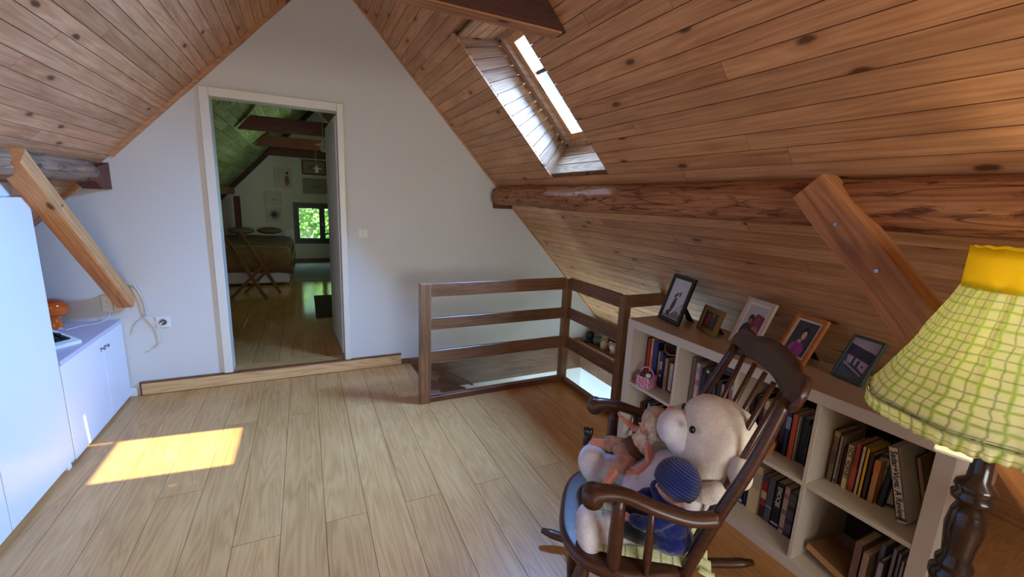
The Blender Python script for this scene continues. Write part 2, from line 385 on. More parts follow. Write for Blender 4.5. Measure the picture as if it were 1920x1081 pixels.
def plank(me_cache, L, Wd, T, gap=0.003, ch=0.003):
    """tongue and groove board: local X along, Y across, top face at z=0 facing +z"""
    k = (round(L, 3), round(Wd, 4), T)
    if k in me_cache: return me_cache[k]
    w2 = Wd/2-gap/2; pr = [(-w2, -T), (w2, -T), (w2, -ch), (w2-ch, 0), (-w2+ch, 0), (-w2, -ch)]
    g = G(); g.hexa([(0.001, a, b) for a, b in pr], [(L-0.001, a, b) for a, b in pr])
    bmesh.ops.recalc_face_normals(g.bm, faces=g.bm.faces[:])
    me = bpy.data.meshes.new('plank'); g.bm.to_mesh(me); g.bm.free(); me_cache[k] = me; return me
def place(me, name, parent, origin, X, Y, mat):
    X, Y = V(X).normalized(), V(Y).normalized(); Z = X.cross(Y)
    if not me.materials: me.materials.append(MT[mat])
    o = bpy.data.objects.new(name, me); C.objects.link(o)
    mm = M4.Identity(4)
    for i in range(3): mm[i][0] = X[i]; mm[i][1] = Y[i]; mm[i][2] = Z[i]; mm[i][3] = origin[i]
    o.matrix_basis = mm; o.parent = parent; return o

# ------------------------------------------------------------------ roof
rs = math.hypot(1, BR); ls = math.hypot(1, BL)
def roof_slab(name, side, holes, y0, y1):
    g = G(); T = 0.16; off = 0.013
    A, B = (AR, BR) if side > 0 else (AL, BL)
    def P(x, y, d):   # d = distance outwards
        z = A-B*x if side > 0 else A+B*x
        n = V((BR, 0, 1))/rs if side > 0 else V((-BL, 0, 1))/ls
        return V((x, y, z))+n*d
    xs = [XA, 3.2] if side > 0 else [XA, -2.75]
    if holes:
        a, b, c, d = holes; a -= 0.0125; b += 0.0125; c -= 0.0125; d += 0.0125; T = 0.205
        rects = [(xs[0], a, y0, y1), (b, xs[1], y0, y1), (a, b, y0, c), (a, b, d, y1)]
    else: rects = [(xs[0], xs[1], y0, y1)]
    for x0, x1, ya, yb in rects:
        o0 = {0.8285: 0.918, 1.5465: 1.512}.get(round(x0, 4), x0); o1 = {0.8285: 0.918, 1.5465: 1.512}.get(round(x1, 4), x1)
        g.hexa([P(x0, ya, off), P(x1, ya, off), P(x1, yb, off), P(x0, yb, off)], [P(o0, ya, T), P(o1, ya, T), P(o1, yb, T), P(o0, yb, T)])
    return g.obj(name, 'pine', kind='structure')
ceil_r = roof_slab('ceiling', 1, SK, YB-0.1, YF+0.15)
ceil_r['label'] = 'right roof slope of pine tongue and groove boards around the skylight'
ceil_l = roof_slab('ceiling', -1, None, YB-0.1, YF+0.15)
ceil_l['label'] = 'left roof slope of pine boards above the white wardrobe'
cache = {}
def row(side, xc, dx, y0, y1, parent, mat):
    """one row of boards cut in lengths"""
    A = zr(xc) if side > 0 else zl(xc)
    rnd = random.Random(int(xc*9973)+side)
    ys = [y0]; y = y0+rnd.uniform(0.9, 3.2)
    while y < y1-0.35:
        ys.append(y); y += rnd.choice([2.2, 2.6, 3.0])
    ys.append(y1)
    for a, b in zip(ys, ys[1:]):
        W = dx*(rs if side > 0 else ls)
        me = plank(cache, b-a, W, 0.013)
        if side > 0: place(me, 'plank', parent, (xc, b, A), (0, -1, 0), (1, 0, -BR), mat)   # X x Y = inward normal
        else: place(me, 'plank', parent, (xc, a, A), (0, 1, 0), (-1, 0, -BL), mat)
DX = 0.0479
k = 0; x = XA+0.012
xs = []
x = 1.161
while x-DX > XA: x -= DX
if x-XA > 0.012: xs.append(((XA+x)/2, x-XA))
while x < 2.98: xs.append((x+DX/2, DX)); x += DX
for xc, dx in xs:
    y0 = -1.2 if xc < 1.75 else 0.0
    if xc+dx/2 > SK[0]+0.01 and xc-dx/2 < SK[1]-0.01:
        xa, xb = xc-dx/2, xc+dx/2
        # trimmed boards beside the opening
        for ya, yb in ((y0, SK[2]), (SK[3], YW)): row(1, xc, dx, ya, yb, ceil_r, 'pine')
    else: row(1, xc, dx, y0, YW, ceil_r, 'pine')
x = -0.82
while x+DX < XA: x += DX
if XA-x > 0.012: row(-1, (XA+x)/2, XA-x, 0.6, YW, ceil_l, 'pine_l')
while x > -1.95: row(-1, x-DX/2, DX, 0.6, YW, ceil_l, 'pine_l'); x -= DX
# bedroom boards, wide and whitewashed
bc = {}
x = XA
while x > -1.6:
    xc = x-0.034; y = YW2+random.uniform(0.2, 1.2); ys = [YW2]
    while y < 9.0: ys.append(y); y += random.uniform(0.5, 1.4)
    ys.append(9.3)
    for a, b in zip(ys, ys[1:]):
        me = plank(bc, b-a, 0.068*ls, 0.013)
        place(me, 'plank', ceil_l, (xc, a, zl(xc)), (0, 1, 0), (-1, 0, -BL), 'green_lit_roof')
    x -= 0.068
# ------------------------------------------------------------------ gable wall with the doorway
def wall_prof(xa, xb, z0):
    def top(x): return (zl(x) if x < XA else zr(x))+0.005
    pts = [(xa, z0), (xb, z0), (xb, top(xb))]
    if xa < XA < xb: pts.append((XA, ZA))
    pts.append((xa, top(xa)))
    return pts
g = G()
g.poly(wall_prof(-2.65, -0.56, -0.02), 'xz', YW, YW2)
g.poly([(-0.56, 2.07), (0.265, 2.07)]+[(0.265, zr(0.265)+.005), (XA, ZA), (-0.56, zl(-0.56)+.005)], 'xz', YW, YW2)
g.poly(wall_prof(0.265, 3.05, -0.02), 'xz', YW, YW2)
g.poly([(-0.56, -0.02), (0.265, -0.02), (0.265, 0.085), (-0.56, 0.085)], 'xz', YW, YW2)
g.obj('wall_far', 'wall', kind='structure')
g = G(); g.poly([(0.7, -2.6), (2.75, -2.6), (2.75, 0.0), (0.7, 0.0)], 'xz', YW+0.0, YW2); g.poly([(1.9, -2.6), (3.65, -2.6), (3.65, -0.29), (1.9, -0.29)], 'yz', 2.66, 2.76)
g.poly([(0.6, -2.6), (3.65, -2.6), (3.65, -0.3), (0.6, -0.3)], 'yz', 0.55, 0.62); g.poly([(0.55, -2.6), (2.76, -2.6), (2.76, -0.3), (0.55, -0.3)], 'xz', 1.7, 1.8)
g.poly([(0.55, 1.7), (2.76, 1.7), (2.76, 3.7), (0.55, 3.7)], 'xy', -2.7, -2.6)
g.obj('wall_stairwell', 'white', kind='structure')
# wall behind the camera with a real window opening
g = G()
g.poly(wall_prof(-2.65, -0.35, -0.1), 'xz', YB, YB+0.1); g.poly(wall_prof(1.35, 3.05, -0.1), 'xz', YB, YB+0.1)
g.poly([(-0.35, -0.1), (1.35, -0.1), (1.35, 0.7), (-0.35, 0.7)], 'xz', YB, YB+0.1)
g.poly([(-0.35, 1.95), (1.35, 1.95), (XA, ZA), (-0.35, zl(-0.35))], 'xz', YB, YB+0.1)
g.obj('wall_near', 'wall', kind='structure')
# door casing
d1 = thing('door_1', 'white painted door frame with its white door standing open into the bedroom', None, (0, 0, 0), kind='structure')
xo0, xo1, xi0, xi1, zt, zti = -0.597, 0.296, -0.541, 0.250, 2.112, 2.054
for nm, a, b, c, d in (('casing', xo0, xi0, 0.1, zt), ('casing', xi1, xo1, 0.1, zt), ('casing', xi0, xi1, zti, zt)):
    G().box(((a+b)/2, YW-0.008, (c+d)/2), (b-a, 0.03, d-c), bev=0.004).obj(nm, 'casing', d1)
for a, b, c, d in ((-0.562, -0.541, 0.1, 2.075), (0.250, 0.268, 0.1, 2.075), (-0.541, 0.25, 2.054, 2.075)):
    G().box(((a+b)/2, (YW+YW2)/2+0.006, (c+d)/2), (b-a, 0.115, d-c), bev=0.003).obj('jamb', 'casing', d1)
Rz = M4.Rotation(math.radians(2.6), 3, 'Z')
leaf = G().box((0, 0.4, 0), (0.04, 0.8, 1.94), bev=0.004).obj('door_leaf', 'casing', d1, loc=(0.262, 3.765, 1.075), rot=(0, 0, math.radians(2.6)))
g = G(); g.tube([(-0.02, 0.72, 0.0), (-0.06, 0.72, 0.0), (-0.065, 0.66, 0), (-0.065, 0.61, 0)], 0.008, 8)
g.obj('door_handle', 'metal', leaf, smooth=True)
# skirting / step below the doorway
t = thing('baseboard_far', 'oak step board with a dark top edge under the doorway', None, (0, 0, 0), kind='structure')
G().box((-0.19, YW-0.01, 0.046), (1.80, 0.02, 0.086), bev=0.002).obj('face_board', 'oak2', t)
G().box((-0.19, YW-0.006, 0.095), (1.80, 0.032, 0.012), bev=0.002).obj('top_edge', 'oakdk', t)
G().box((-1.094, YW-0.01, 0.05), (0.012, 0.022, 0.1), bev=0.002).obj('end_edge', 'oakdk', t)
G().box((-1.165, YW-0.005, 0.03), (0.10, 0.012, 0.06), bev=0.002).obj('baseboard_corner', 'white', kind='structure')
# roof trims along the gable
def slope_bar(name, x0, x1, side, y, wd, th, mat, off=0.0, n=None):
    zz = zr if side > 0 else zl
    nn = V((-BR, 0, -1))/rs if side > 0 else V((BL, 0, -1))/ls
    a = V((x0, y, zz(x0)))+nn*off; b = V((x1, y, zz(x1)))+nn*off
    return G().hexa([a, a+V((0, wd, 0)), b+V((0, wd, 0)), b], [p+nn*th for p in (a, a+V((0, wd, 0)), b+V((0, wd, 0)), b)]).obj(name, mat, kind='structure')
slope_bar('trim_1', XA+0.02, 1.60, 1, YW-0.022, 0.022, 0.022, 'pine')
slope_bar('trim_2', 1.66, 2.93, 1, YW-0.022, 0.022, 0.022, 'pine')
slope_bar('trim_3', XA-0.02, -1.10, -1, YW-0.028, 0.028, 0.034, 'pine_l')
slope_bar('trim_4', -1.26, -2.1, -1, YW-0.028, 0.028, 0.034, 'pine_l')

# ------------------------------------------------------------------ floor
g = G()
g.poly([(-2.7, YB), (0.79, YB), (0.79, YW), (-2.7, YW)], 'xy', -0.28, -0.013)
g.poly([(0.79, YB), (1.9, YB), (1.9, 2.84), (0.79, 2.84)], 'xy', -0.28, -0.013)
g.poly([(1.9, YB), (3.1, YB), (3.1, 2.2), (1.9, 2.2)], 'xy', -0.28, -0.013)
floor = g.obj('floor', 'oak', kind='structure', label='oak plank floor')
FW = 0.178; kk = -9; fc = {}
while True:
    x0 = 0.02+FW*kk; x1 = x0+FW; kk += 1
    if x0 > 2.3: break
    off = 1.845 if kk % 2 else 2.96
    if kk == -3: off = 2.308
    ymax = YW if x1 < 0.8 else (2.84 if x1 < 1.95 else 2.2)
    ys = sorted({-2.5, ymax} | {off-2.23*j for j in range(0, 2) if -2.5 < off-2.23*j < ymax-0.02})
    if x0 < 0.79 < x1:       # the row cut by the stair opening
        for a, b in ((-2.5, 1.84), (1.84, 2.84)): place(plank(fc, b-a, FW, 0.013, 0.0016, 0.0008), 'plank', floor, ((x0+x1)/2, a, 0), (0, 1, 0), (-1, 0, 0), 'oak')
        place(plank(fc, YW-2.84, 0.79-x0, 0.013, 0.0016, 0.0008), 'plank', floor, ((x0+0.79)/2, 2.84, 0), (0, 1, 0), (-1, 0, 0), 'oak')
        continue
    for a, b in zip(ys, ys[1:]):
        place(plank(fc, b-a, FW, 0.013, 0.0016, 0.0008), 'plank', floor, ((x0+x1)/2, a, 0), (0, 1, 0), (-1, 0, 0), 'oak')
# bedroom floor
g = G(); g.poly([(-2.4, YW2-0.03), (2.6, YW2-0.03), (2.6, YF+.1), (-2.4, YF+.1)], 'xy', -0.1, 0.087)
fl2 = g.obj('floor', 'oak', kind='structure', label='dark glossy oak floor of the bedroom beyond the doorway')
x0 = -1.85; fc2 = {}
while x0 < 1.6:
    off = random.uniform(4.2, 6)
    for a, b in ((YW, off), (off, off+2.1), (off+2.1, YF)):
        if b > YF: b = YF
        if b-a < 0.05: continue
        xa, xb = x0, x0+FW; fc = fc2
        if a < YW+0.01 and (xb < xi0 or xa > xi1): a = YW2
        elif a < YW+0.01: xa2, xb2 = max(xa, xi0), min(xb, xi1); a = YW2
        place(plank(fc, b-a, FW, 0.013, 0.0016, 0.0008), 'plank', fl2, ((xa+xb)/2, a, 0.1), (0, 1, 0), (-1, 0, 0), 'oak_d')
    x0 += FW
G().box(((xi0+xi1)/2, (YW+YW2)/2+0.005, 0.094), (xi1-xi0-0.002, 0.112, 0.013)).obj('threshold', 'oak', fl2)

# ------------------------------------------------------------------ skylight
def quadboards(pa, pb, pc, pd, n, parent, name, mat, th=0.0115, gap=0.006):
    """boards between edge pa-pb and edge pd-pc, stacked from a->b ; each a solid"""
    pa, pb, pc, pd = map(V, (pa, pb, pc, pd)); nn = (pb-pa).cross(pd-pa).normalized()
    for i in range(n):
        t0, t1 = i/n, (i+1)/n; e = gap/(pb-pa).length/2
        q = [pa.lerp(pb, t0+e), pa.lerp(pb, t1-e), pd.lerp(pc, t1-e), pd.lerp(pc, t0+e)]
        c = sum(q, V())/4; X = (q[3]-q[0]).normalized(); Y = (q[1]-q[0]); Y = (Y-X*Y.dot(X)).normalized()
        Z = X.cross(Y); Minv = M4((X, Y, Z)).to_3x3() if False else None
        loc = [V(((p-c).dot(X), (p-c).dot(Y), (p-c).dot(Z))) for p in q]
        s = -1 if Z.dot(nn) > 0 else 1
        g = G(); g.hexa(loc, [p+V((0, 0, s*th)) for p in loc]); bmesh.ops.recalc_face_normals(g.bm, faces=g.bm.faces[:])
        me = bpy.data.meshes.new(name); g.bm.to_mesh(me); g.bm.free(); place(me, name, parent, c, X, Y, mat)
w1 = thing('window_1', 'skylight in the right roof slope with a pale pine lined reveal', None, (0, 0, 0), kind='structure')
a0 = V((SK[0], 0, zr(SK[0]))); b0 = V((SK[1], 0, zr(SK[1])))
a1 = V((1.078, 0, 2.416)); b1 = V((1.644, 0, 1.819))
def Y(p, y): return V((p.x, y, p.z))
ya, yb = SK[2], SK[3]
quadboards(Y(a0, yb), Y(b0, yb), Y(b1, yb), Y(a1, yb), 13, w1, 'lining_board', 'lining')
quadboards(Y(b0, ya), Y(a0, ya), Y(a1, ya), Y(b1, ya), 13, w1, 'lining_board', 'lining')
quadboards(Y(a1, yb), Y(a0, yb), Y(a0, ya), Y(a1, ya), 4, w1, 'lining_board', 'pine')
quadboards(Y(b0, yb), Y(b1, yb), Y(b1, ya), Y(b0, ya), 3, w1, 'lining_board', 'lining')
D = (b1-a1).normalized(); N = V((0.729, 0, 0.684))
N = (V((0, 1, 0)).cross(D)).normalized(); N = N if N.x > 0 else -N
L1 = (b1-a1).length
def fr(s0, s1, y0, y1, d0, d1):      # box in the window plane
    p = [a1+D*s0, a1+D*s1]
    lo = [Y(p[0]+N*d0, y0), Y(p[1]+N*d0, y0), Y(p[1]+N*d0, y1), Y(p[0]+N*d0, y1)]
    return G().hexa(lo, [q+N*(d1-d0) for q in lo])
for s0, s1, y0, y1 in ((-0.02, L1+0.02, ya, ya+0.055), (-0.02, L1+0.02, yb-0.055, yb), (-0.02, 0.045, ya+0.055, yb-0.055), (L1-0.045, L1+0.02, ya+0.055, yb-0.055)):
    fr(s0, s1, y0, y1, 0.0, 0.05).obj('frame', 'lining', w1)
for s0, s1, y0, y1 in ((0.045, L1-0.045, ya+0.058, ya+0.10), (0.045, L1-0.045, yb-0.10, yb-0.058), (0.045, 0.09, ya+0.10, yb-0.10), (L1-0.09, L1-0.045, ya+0.10, yb-0.10)):
    fr(s0, s1, y0, y1, 0.03, 0.075).obj('sash', 'brace_l', w1)
fr(0.09, L1-0.09, ya+0.10, yb-0.10, 0.055, 0.058).obj('pane', 'glass', w1)
bl = fr(0.09, 0.30, ya+0.10, yb-0.112, 0.062, 0.064).obj('blind', 'blind', w1)
nt_ = MT['blind'].node_tree; b_ = nt_.nodes['Principled BSDF']
tr_ = nt_.nodes.new('ShaderNodeBsdfTranslucent'); tr_.inputs[0].default_value = (0.9, 0.95, 1, 1); ms_ = nt_.nodes.new('ShaderNodeMixShader'); ms_.inputs[0].default_value = 0.45
lk(nt_, b_.outputs[0], ms_.inputs[1]); lk(nt_, tr_.outputs[0], ms_.inputs[2]); lk(nt_, ms_.outputs[0], nt_.nodes['Material Output'].inputs[0])
fr(0.298, 0.318, ya+0.10, yb-0.10, 0.05, 0.066).obj('blind_bar', 'blackm', w1)
for s in (0.035, L1-0.03):
    p = a1+D*s; q = Y(p, yb-0.028)
    g = G(); g.tube([q+N*0.004, q-N*0.006], 0.009, 10); g.obj('screw_cap', 'black', w1)
for y in range(4):
    q = Y(a1+D*(0.12+0.045*y), 0); fr(0.11+0.05*y, 0.114+0.05*y, ya+0.10, yb-0.12, 0.0605, 0.062).obj('blind_slat', 'mat', w1)

# ------------------------------------------------------------------ roof timbers
def log_mesh(path, rx, rz, n=18, seg=60, amp=0.01, seed=0, flat=0.25, taper=None):
    g = G(); p0, p1 = V(path[0]), V(path[1]); T = (p1-p0).normalized(); A = T.cross(V((0, 0, 1))).normalized(); B = A.cross(T)
    L = (p1-p0).length; rings = []
    for i in range(seg+1):
        t = i/seg; s = 1.0
        if taper and t > taper: s = math.sqrt(max(0.02, 1-((t-taper)/(1-taper))**2))
        r = []
        for k in range(n):
            a = 2*PI*k/n
            q = V((math.cos(a)*9, math.sin(a)*9, t*L*5+seed))
            d = 1+amp*8*noise.noise(q*0.12)+amp*6*noise.noise(q*0.5)
            ca, sa = math.cos(a), math.sin(a)
            e = (abs(ca)**3+abs(sa)**3)**(-1/3)          # squarish section
            rr = (1-flat)+flat*e
            wob = A*noise.noise(V((t*L*1.3, seed, 0)))*0.012+B*noise.noise(V((t*L*1.1, seed, 9)))*0.01
            r.append(g.bm.verts.new(V((L*t, 0, 0))*0 + p0+T*L*t+wob+A*ca*rx*rr*d*s+B*sa*rz*rr*d*s))
        rings.append(r)
    for r0, r1 in zip(rings, rings[1:]):
        for k in range(n): g.bm.faces.new((r0[k], r0[(k+1) % n], r1[(k+1) % n], r1[k]))
    g.bm.faces.new(rings[0][::-1]); g.bm.faces.new(rings[-1])
    return g
t = thing('roof_purlin', 'knotty brown round roof beam running along the right slope above the bookcase', 'beam', (1.577, 3.62, 1.492), (0, 0, -PI/2))
log_mesh([(0.06, 0, 0), (4.9, 0, 0)], 0.08, 0.08, seed=3, amp=0.008).obj('log', 'log', t, smooth=True)
G().box((0.045, 0.035, -0.02), (0.10, 0.15, 0.17), bev=0.004).obj('end_block', 'redbeam', t)
t = thing('roof_purlin', 'grey brown weathered round roof beam above the white wardrobe', 'beam', (-1.165, 3.44, 1.522), (0, 0, -PI/2))
log_mesh([(0.0, 0, 0), (3.4, 0, 0)], 0.072, 0.066, seed=11, amp=0.012, flat=0.1).obj('log', 'log_g', t, smooth=True)
G().poly([(-0.2, 0.06), (-0.2, -0.105), (-0.06, -0.105), (0.03, -0.06), (0.10, -0.05), (0.10, 0.0)], 'xz', -0.035, 0.06).obj('corbel', 'redbeam', t)
def brace(name, label, p0, p1, wx, wt, mat, seed, nails):
    p0, p1 = V(p0), V(p1); d = p1-p0; L = d.length; X = d.normalized(); Yv = V((1, 0, 0)); Z = X.cross(Yv).normalized()
    o = thing(name, label, 'beam', p0)
    g = G(); seg = 14; rings = []
    for i in range(seg+1):
        t_ = i/seg; r = []
        for k, (a, b) in enumerate([(-1, -1), (-.75, -1.06), (.75, -1.06), (1, -1), (1.04, -.7), (1.04, .7), (1, 1), (.75, 1.06), (-.75, 1.06), (-1, 1), (-1.04, .7), (-1.04, -.7)]):
            s = 1+0.06*noise.noise(V((t_*5+seed, k*0.7, seed)))
            r.append(g.bm.verts.new((L*t_, a*wx/2*s, b*wt/2*s)))
        rings.append(r)
    for r0, r1 in zip(rings, rings[1:]):
        for k in range(12): g.bm.faces.new((r0[k], r0[(k+1) % 12], r1[(k+1) % 12], r1[k]))
    g.bm.faces.new(rings[0][::-1]); g.bm.faces.new(rings[-1])
    bmesh.ops.recalc_face_normals(g.bm, faces=g.bm.faces[:])
    me = bpy.data.meshes.new('timber'); g.bm.to_mesh(me); g.bm.free()
    tb = place(me, 'timber', o, (0, 0, 0), X, Yv, mat)
    for (s, off, face) in nails:
        g = G(); 
        if face == 'y': g.tube([(s*L, off, -wt/2*1.08), (s*L, off, -wt/2*1.08-0.004)], 0.006, 8)
        else: g.tube([(s*L, wx/2*1.06*face, off), (s*L, (wx/2*1.06+0.004)*face, off)], 0.006, 8)
        g.obj('bolt', 'metal', tb)
    return o
# left brace: foot in the gable wall, head on the purlin
brace('timber_brace', 'orange brown diagonal timber from the left roof beam down to the gable wall', (-1.11, 3.625, 0.68), (-1.11, 2.60, 1.555), 0.085, 0.082, 'brace_l', 1, [(0.75, 0.0, 1)])
brace('timber_brace', 'square diagonal timber from the right roof beam down behind the lampshade', (1.495, 0.86, 1.539), (1.495, 0.11, 0.735), 0.09, 0.106, 'brace', 4, [(0.14, 0.0, -1), (0.3, 0.01, -1)])
G().box((1.50, 0.02, 0.62), (0.12, 0.12, 1.24), bev=0.006).obj('timber_post', 'brace', label='square timber post under the right roof beam, out of view behind the lamp', cat='post')
t = thing('collar_beam', 'dark brown beam crossing overhead at the top of the picture', 'beam', (0.21, 1.735, 2.158))
G().poly([(-0.82, 0.0), (0.822, 0.0), (0.69, 0.145), (-0.69, 0.145)], 'xz', -0.035, 0.035).obj('beam', 'dkbeam', t)
G().box((0, 0.0, -0.004), (1.60, 0.074, 0.008), bev=0.001).obj('lit_underside', 'brace', t)  # paler strip paints the light falling on the beam's underside

# ------------------------------------------------------------------ built-in furniture on the left
XC = -1.17
t = thing('wardrobe', 'tall white built-in wardrobe under the left roof slope', 'wardrobe', (XC, 2.8, 0))
G().poly([(0, 0.015), (0, 1.375), (-0.15, 1.375), (-0.92, 0.56), (-0.92, 0.0), (-0.02, 0.0)], 'xz', -3.3, 0).obj('carcass', 'laq', t)
for i in range(6):
    y1 = -0.0-0.55*i; G().box((0.009, y1-0.274, 0.70), (0.018, 0.545, 1.35), bev=0.002).obj('door', 'laq', t)
G().box((0.004, -0.06, 0.012), (0.03, 0.035, 0.024), bev=0.003).obj('foot', 'white', t)
G().box((-1.225, 1.25, 1.41), (0.09, 3.0, 0.07), bev=0.012, seg=3).obj('storage_box', 'laq', label='long low white box lying on top of the wardrobe under the beam', cat='box')
t = thing('cabinet', 'low white cabinet with two small round knobs against the gable wall', 'cabinet', (-1.168, 3.635, 0))
G().poly([(0, 0.0), (0, 0.535), (-0.85, 0.535), (-0.85, 0.0)], 'xz', -0.83, 0).obj('body', 'laq', t)
for i, y in enumerate((-0.005, -0.33)):
    L_ = 0.325 if i == 0 else 0.5
    dd = G().box((0.009, y-L_/2, 0.275), (0.018, L_-0.003, 0.52), bev=0.002).obj('door', 'laq', t)
    ky = -0.33+(0.022 if i == 0 else -0.035)
    g = G(); g.lathe([(0.004, 0), (0.004, 0.012), (0.011, 0.016), (0.011, 0.02), (0.006, 0.024)], n=14)
    for v in g.bm.verts: v.co = V((0.018+v.co.z, ky+v.co.x, 0.475+v.co.y))
    g.obj('knob', 'metal', dd, smooth=True)
G().box((-1.585, 3.228, 0.5475), (0.87, 0.82, 0.025), bev=0.003).obj('worktop', 'worktop', label='pale lilac laminate worktop on the low white cabinet', cat='worktop')
WT = 0.56
# orange mushroom table lamp
t = thing('table_lamp', 'glossy orange mushroom shaped lamp on the lilac worktop', 'lamp', (-1.43, 3.50, WT))
t.scale = (0.86,)*3
G().lathe([(0.035, 0), (0.05, 0.0), (0.052, 0.012), (0.043, 0.03), (0.045, 0.10), (0.06, 0.112)], n=28).obj('base', 'orange', t, smooth=True)
G().lathe([(0.06, 0.105), (0.083, 0.112), (0.086, 0.125), (0.082, 0.135), (0.087, 0.15), (0.086, 0.175), (0.07, 0.20), (0.04, 0.215), (0.005, 0.22)], n=28).obj('lamp_shade', 'orange', t, smooth=True)
G().box((0.045, -0.035, 0.006), (0.02, 0.012, 0.012), bev=0.002).obj('switch', 'white', t)
# typewriter
t = thing('typewriter', 'white flat keyboard machine with rows of black keys on the lilac worktop', 'typewriter', (-1.42, 3.08, WT), (0, 0, math.radians(-38)))
R = M4.Rotation(math.radians(9), 3, 'Y')
G().poly([(-0.15, 0), (0.16, 0), (0.16, 0.018), (-0.15, 0.075)], 'xz', -0.19, 0.19).obj('case', 'white', t)
G().poly([(-0.12, 0.065), (0.12, 0.026), (0.12, 0.033), (-0.12, 0.072)], 'xz', -0.165, 0.165).obj('key_bed', 'black', t)
for i in range(5):
    for j in range(11):
        x = -0.085+i*0.043; y = -0.15+j*0.0295+(i % 2)*0.008
        if y > 0.155: continue
        G().box((x, y, 0.078-(x+0.12)*0.162-0.004), (0.03, 0.022, 0.012), bev=0.003).obj('key', 'blackm', t)
G().tube([(-0.13, -0.2, 0.09), (-0.13, 0.2, 0.09)], 0.018, 12).obj('roller', 'black', t, smooth=True)
# socket, switch, cables, adaptor
t = thing('light_switch', 'white light switch on the wall right of the doorway', 'switch', (0.417, YW, 1.15))
G().box((0, -0.004, 0), (0.08, 0.008, 0.08), bev=0.003).obj('plate', 'white', t)
for i in (-1, 1): G().box((i*0.015, -0.010, 0), (0.027, 0.006, 0.055), bev=0.002).obj('rocker', 'casing', t)
t = thing('wall_socket', 'white power socket low on the wall left of the doorway', 'socket', (-0.927, YW, 0.523))
G().box((0, -0.004, 0), (0.08, 0.008, 0.082), bev=0.003).obj('plate', 'white', t)
g = G(); g.lathe([(0.020, 0.0), (0.022, 0.006), (0.018, 0.006), (0.017, 0.001)], n=20)
for v in g.bm.verts: v.co = V((v.co.x, -0.008-v.co.z, v.co.y))
g.obj('ring', 'metal', t, smooth=True)
for i in (-1, 1): G().tube([(i*0.009, -0.0085, 0), (i*0.009, -0.0105, 0)], 0.003, 8).obj('hole', 'black', t)
def curve_pts(pts, n=8):
    out = []; P = [V(p) for p in pts]
    P = [P[0]*2-P[1]]+P+[P[-1]*2-P[-2]]
    for i in range(1, len(P)-2):
        for k in range(n):
            t_ = k/n; a, b, c, d = P[i-1:i+3]
            out.append(0.5*((2*b)+(-a+c)*t_+(2*a-5*b+4*c-d)*t_*t_+(-a+3*b-3*c+d)*t_**3))
    out.append(P[-2]); return out
g = G(); g.tube(curve_pts([(-1.35, 3.42, WT+.006), (-1.30, 3.50, WT+.006), (-1.24, 3.54, WT+.006), (-1.20, 3.60, WT+.03), (-1.2, 3.62, 0.66)]), 0.003, 6)
g.obj('lamp_cord', 'cable', smooth=True, label='thin white cord from the orange lamp to the wall adaptor', cat='cable')
g = G()
yw = YW-0.012
g.tube(curve_pts([(-1.065, yw, 0.80), (-1.03, yw, 0.77), (-1.005, yw, 0.66), (-1.01, yw, 0.585), (-1.07, yw, 0.53), (-1.09, yw, 0.46)]), 0.004, 6)
g.tube(curve_pts([(-1.06, yw-.006, 0.80), (-1.02, yw-.006, 0.70), (-1.005, yw-.006, 0.585), (-0.955, yw-.006, 0.50), (-0.945, yw-.006, 0.40), (-0.985, yw-.006, 0.345), (-1.01, yw-.006, 0.34)]), 0.004, 6)
g.obj('cable_loop', 'cable', smooth=True, label='loops of white cable hanging on the wall beside the timber foot', cat='cable')
t = thing('plug_adaptor', 'cream plug adaptor on the wall left of the orange timber foot', 'adaptor', (-1.205, YW, 0.68))
G().box((0, -0.02, 0), (0.055, 0.04, 0.12), bev=0.006).obj('body', 'casing', t)
for i in range(3): G().tube([(0.0, -0.04, -0.035+i*0.035), (0.0, -0.048, -0.035+i*0.035)], 0.012, 10).obj('plug', 'white', t)

# ------------------------------------------------------------------ stair opening
t = thing('staircase', 'dark wooden winder stairs going down inside the stairwell opening', 'stairs', (0.79, 3.6, 0))
G().hexa([(0.01, 0.03, -0.20), (0.01, -0.66, -0.20), (0.30, -0.66, -0.20), (0.42, -0.27, -0.20), (0.14, 0.03, -0.20)], [(0.01, 0.03, -0.17), (0.01, -0.66, -0.17), (0.30, -0.66, -0.17), (0.42, -0.27, -0.17), (0.14, 0.03, -0.17)]).obj('tread', 'rail', t)
for i, (a, b) in enumerate(((0.24, -0.36), (0.44, -0.54), (0.66, -0.72))):
    G().box((a+0.16, -0.31, b), (0.30, 0.66, 0.03), bev=0.003).obj('tread', 'rail', t)
    G().box((a+0.02, -0.31, b+0.09), (0.02, 0.66, 0.16)).obj('riser', 'rail', t)
G().hexa([(0.16, 0.02, -0.02), (0.185, 0.02, -0.02), (0.60, 0.02, -0.29), (0.575, 0.02, -0.29)], [(0.16, -0.01, -0.02), (0.185, -0.01, -0.02), (0.60, -0.01, -0.29), (0.575, -0.01, -0.29)]).obj('stringer', 'oakdk', t)
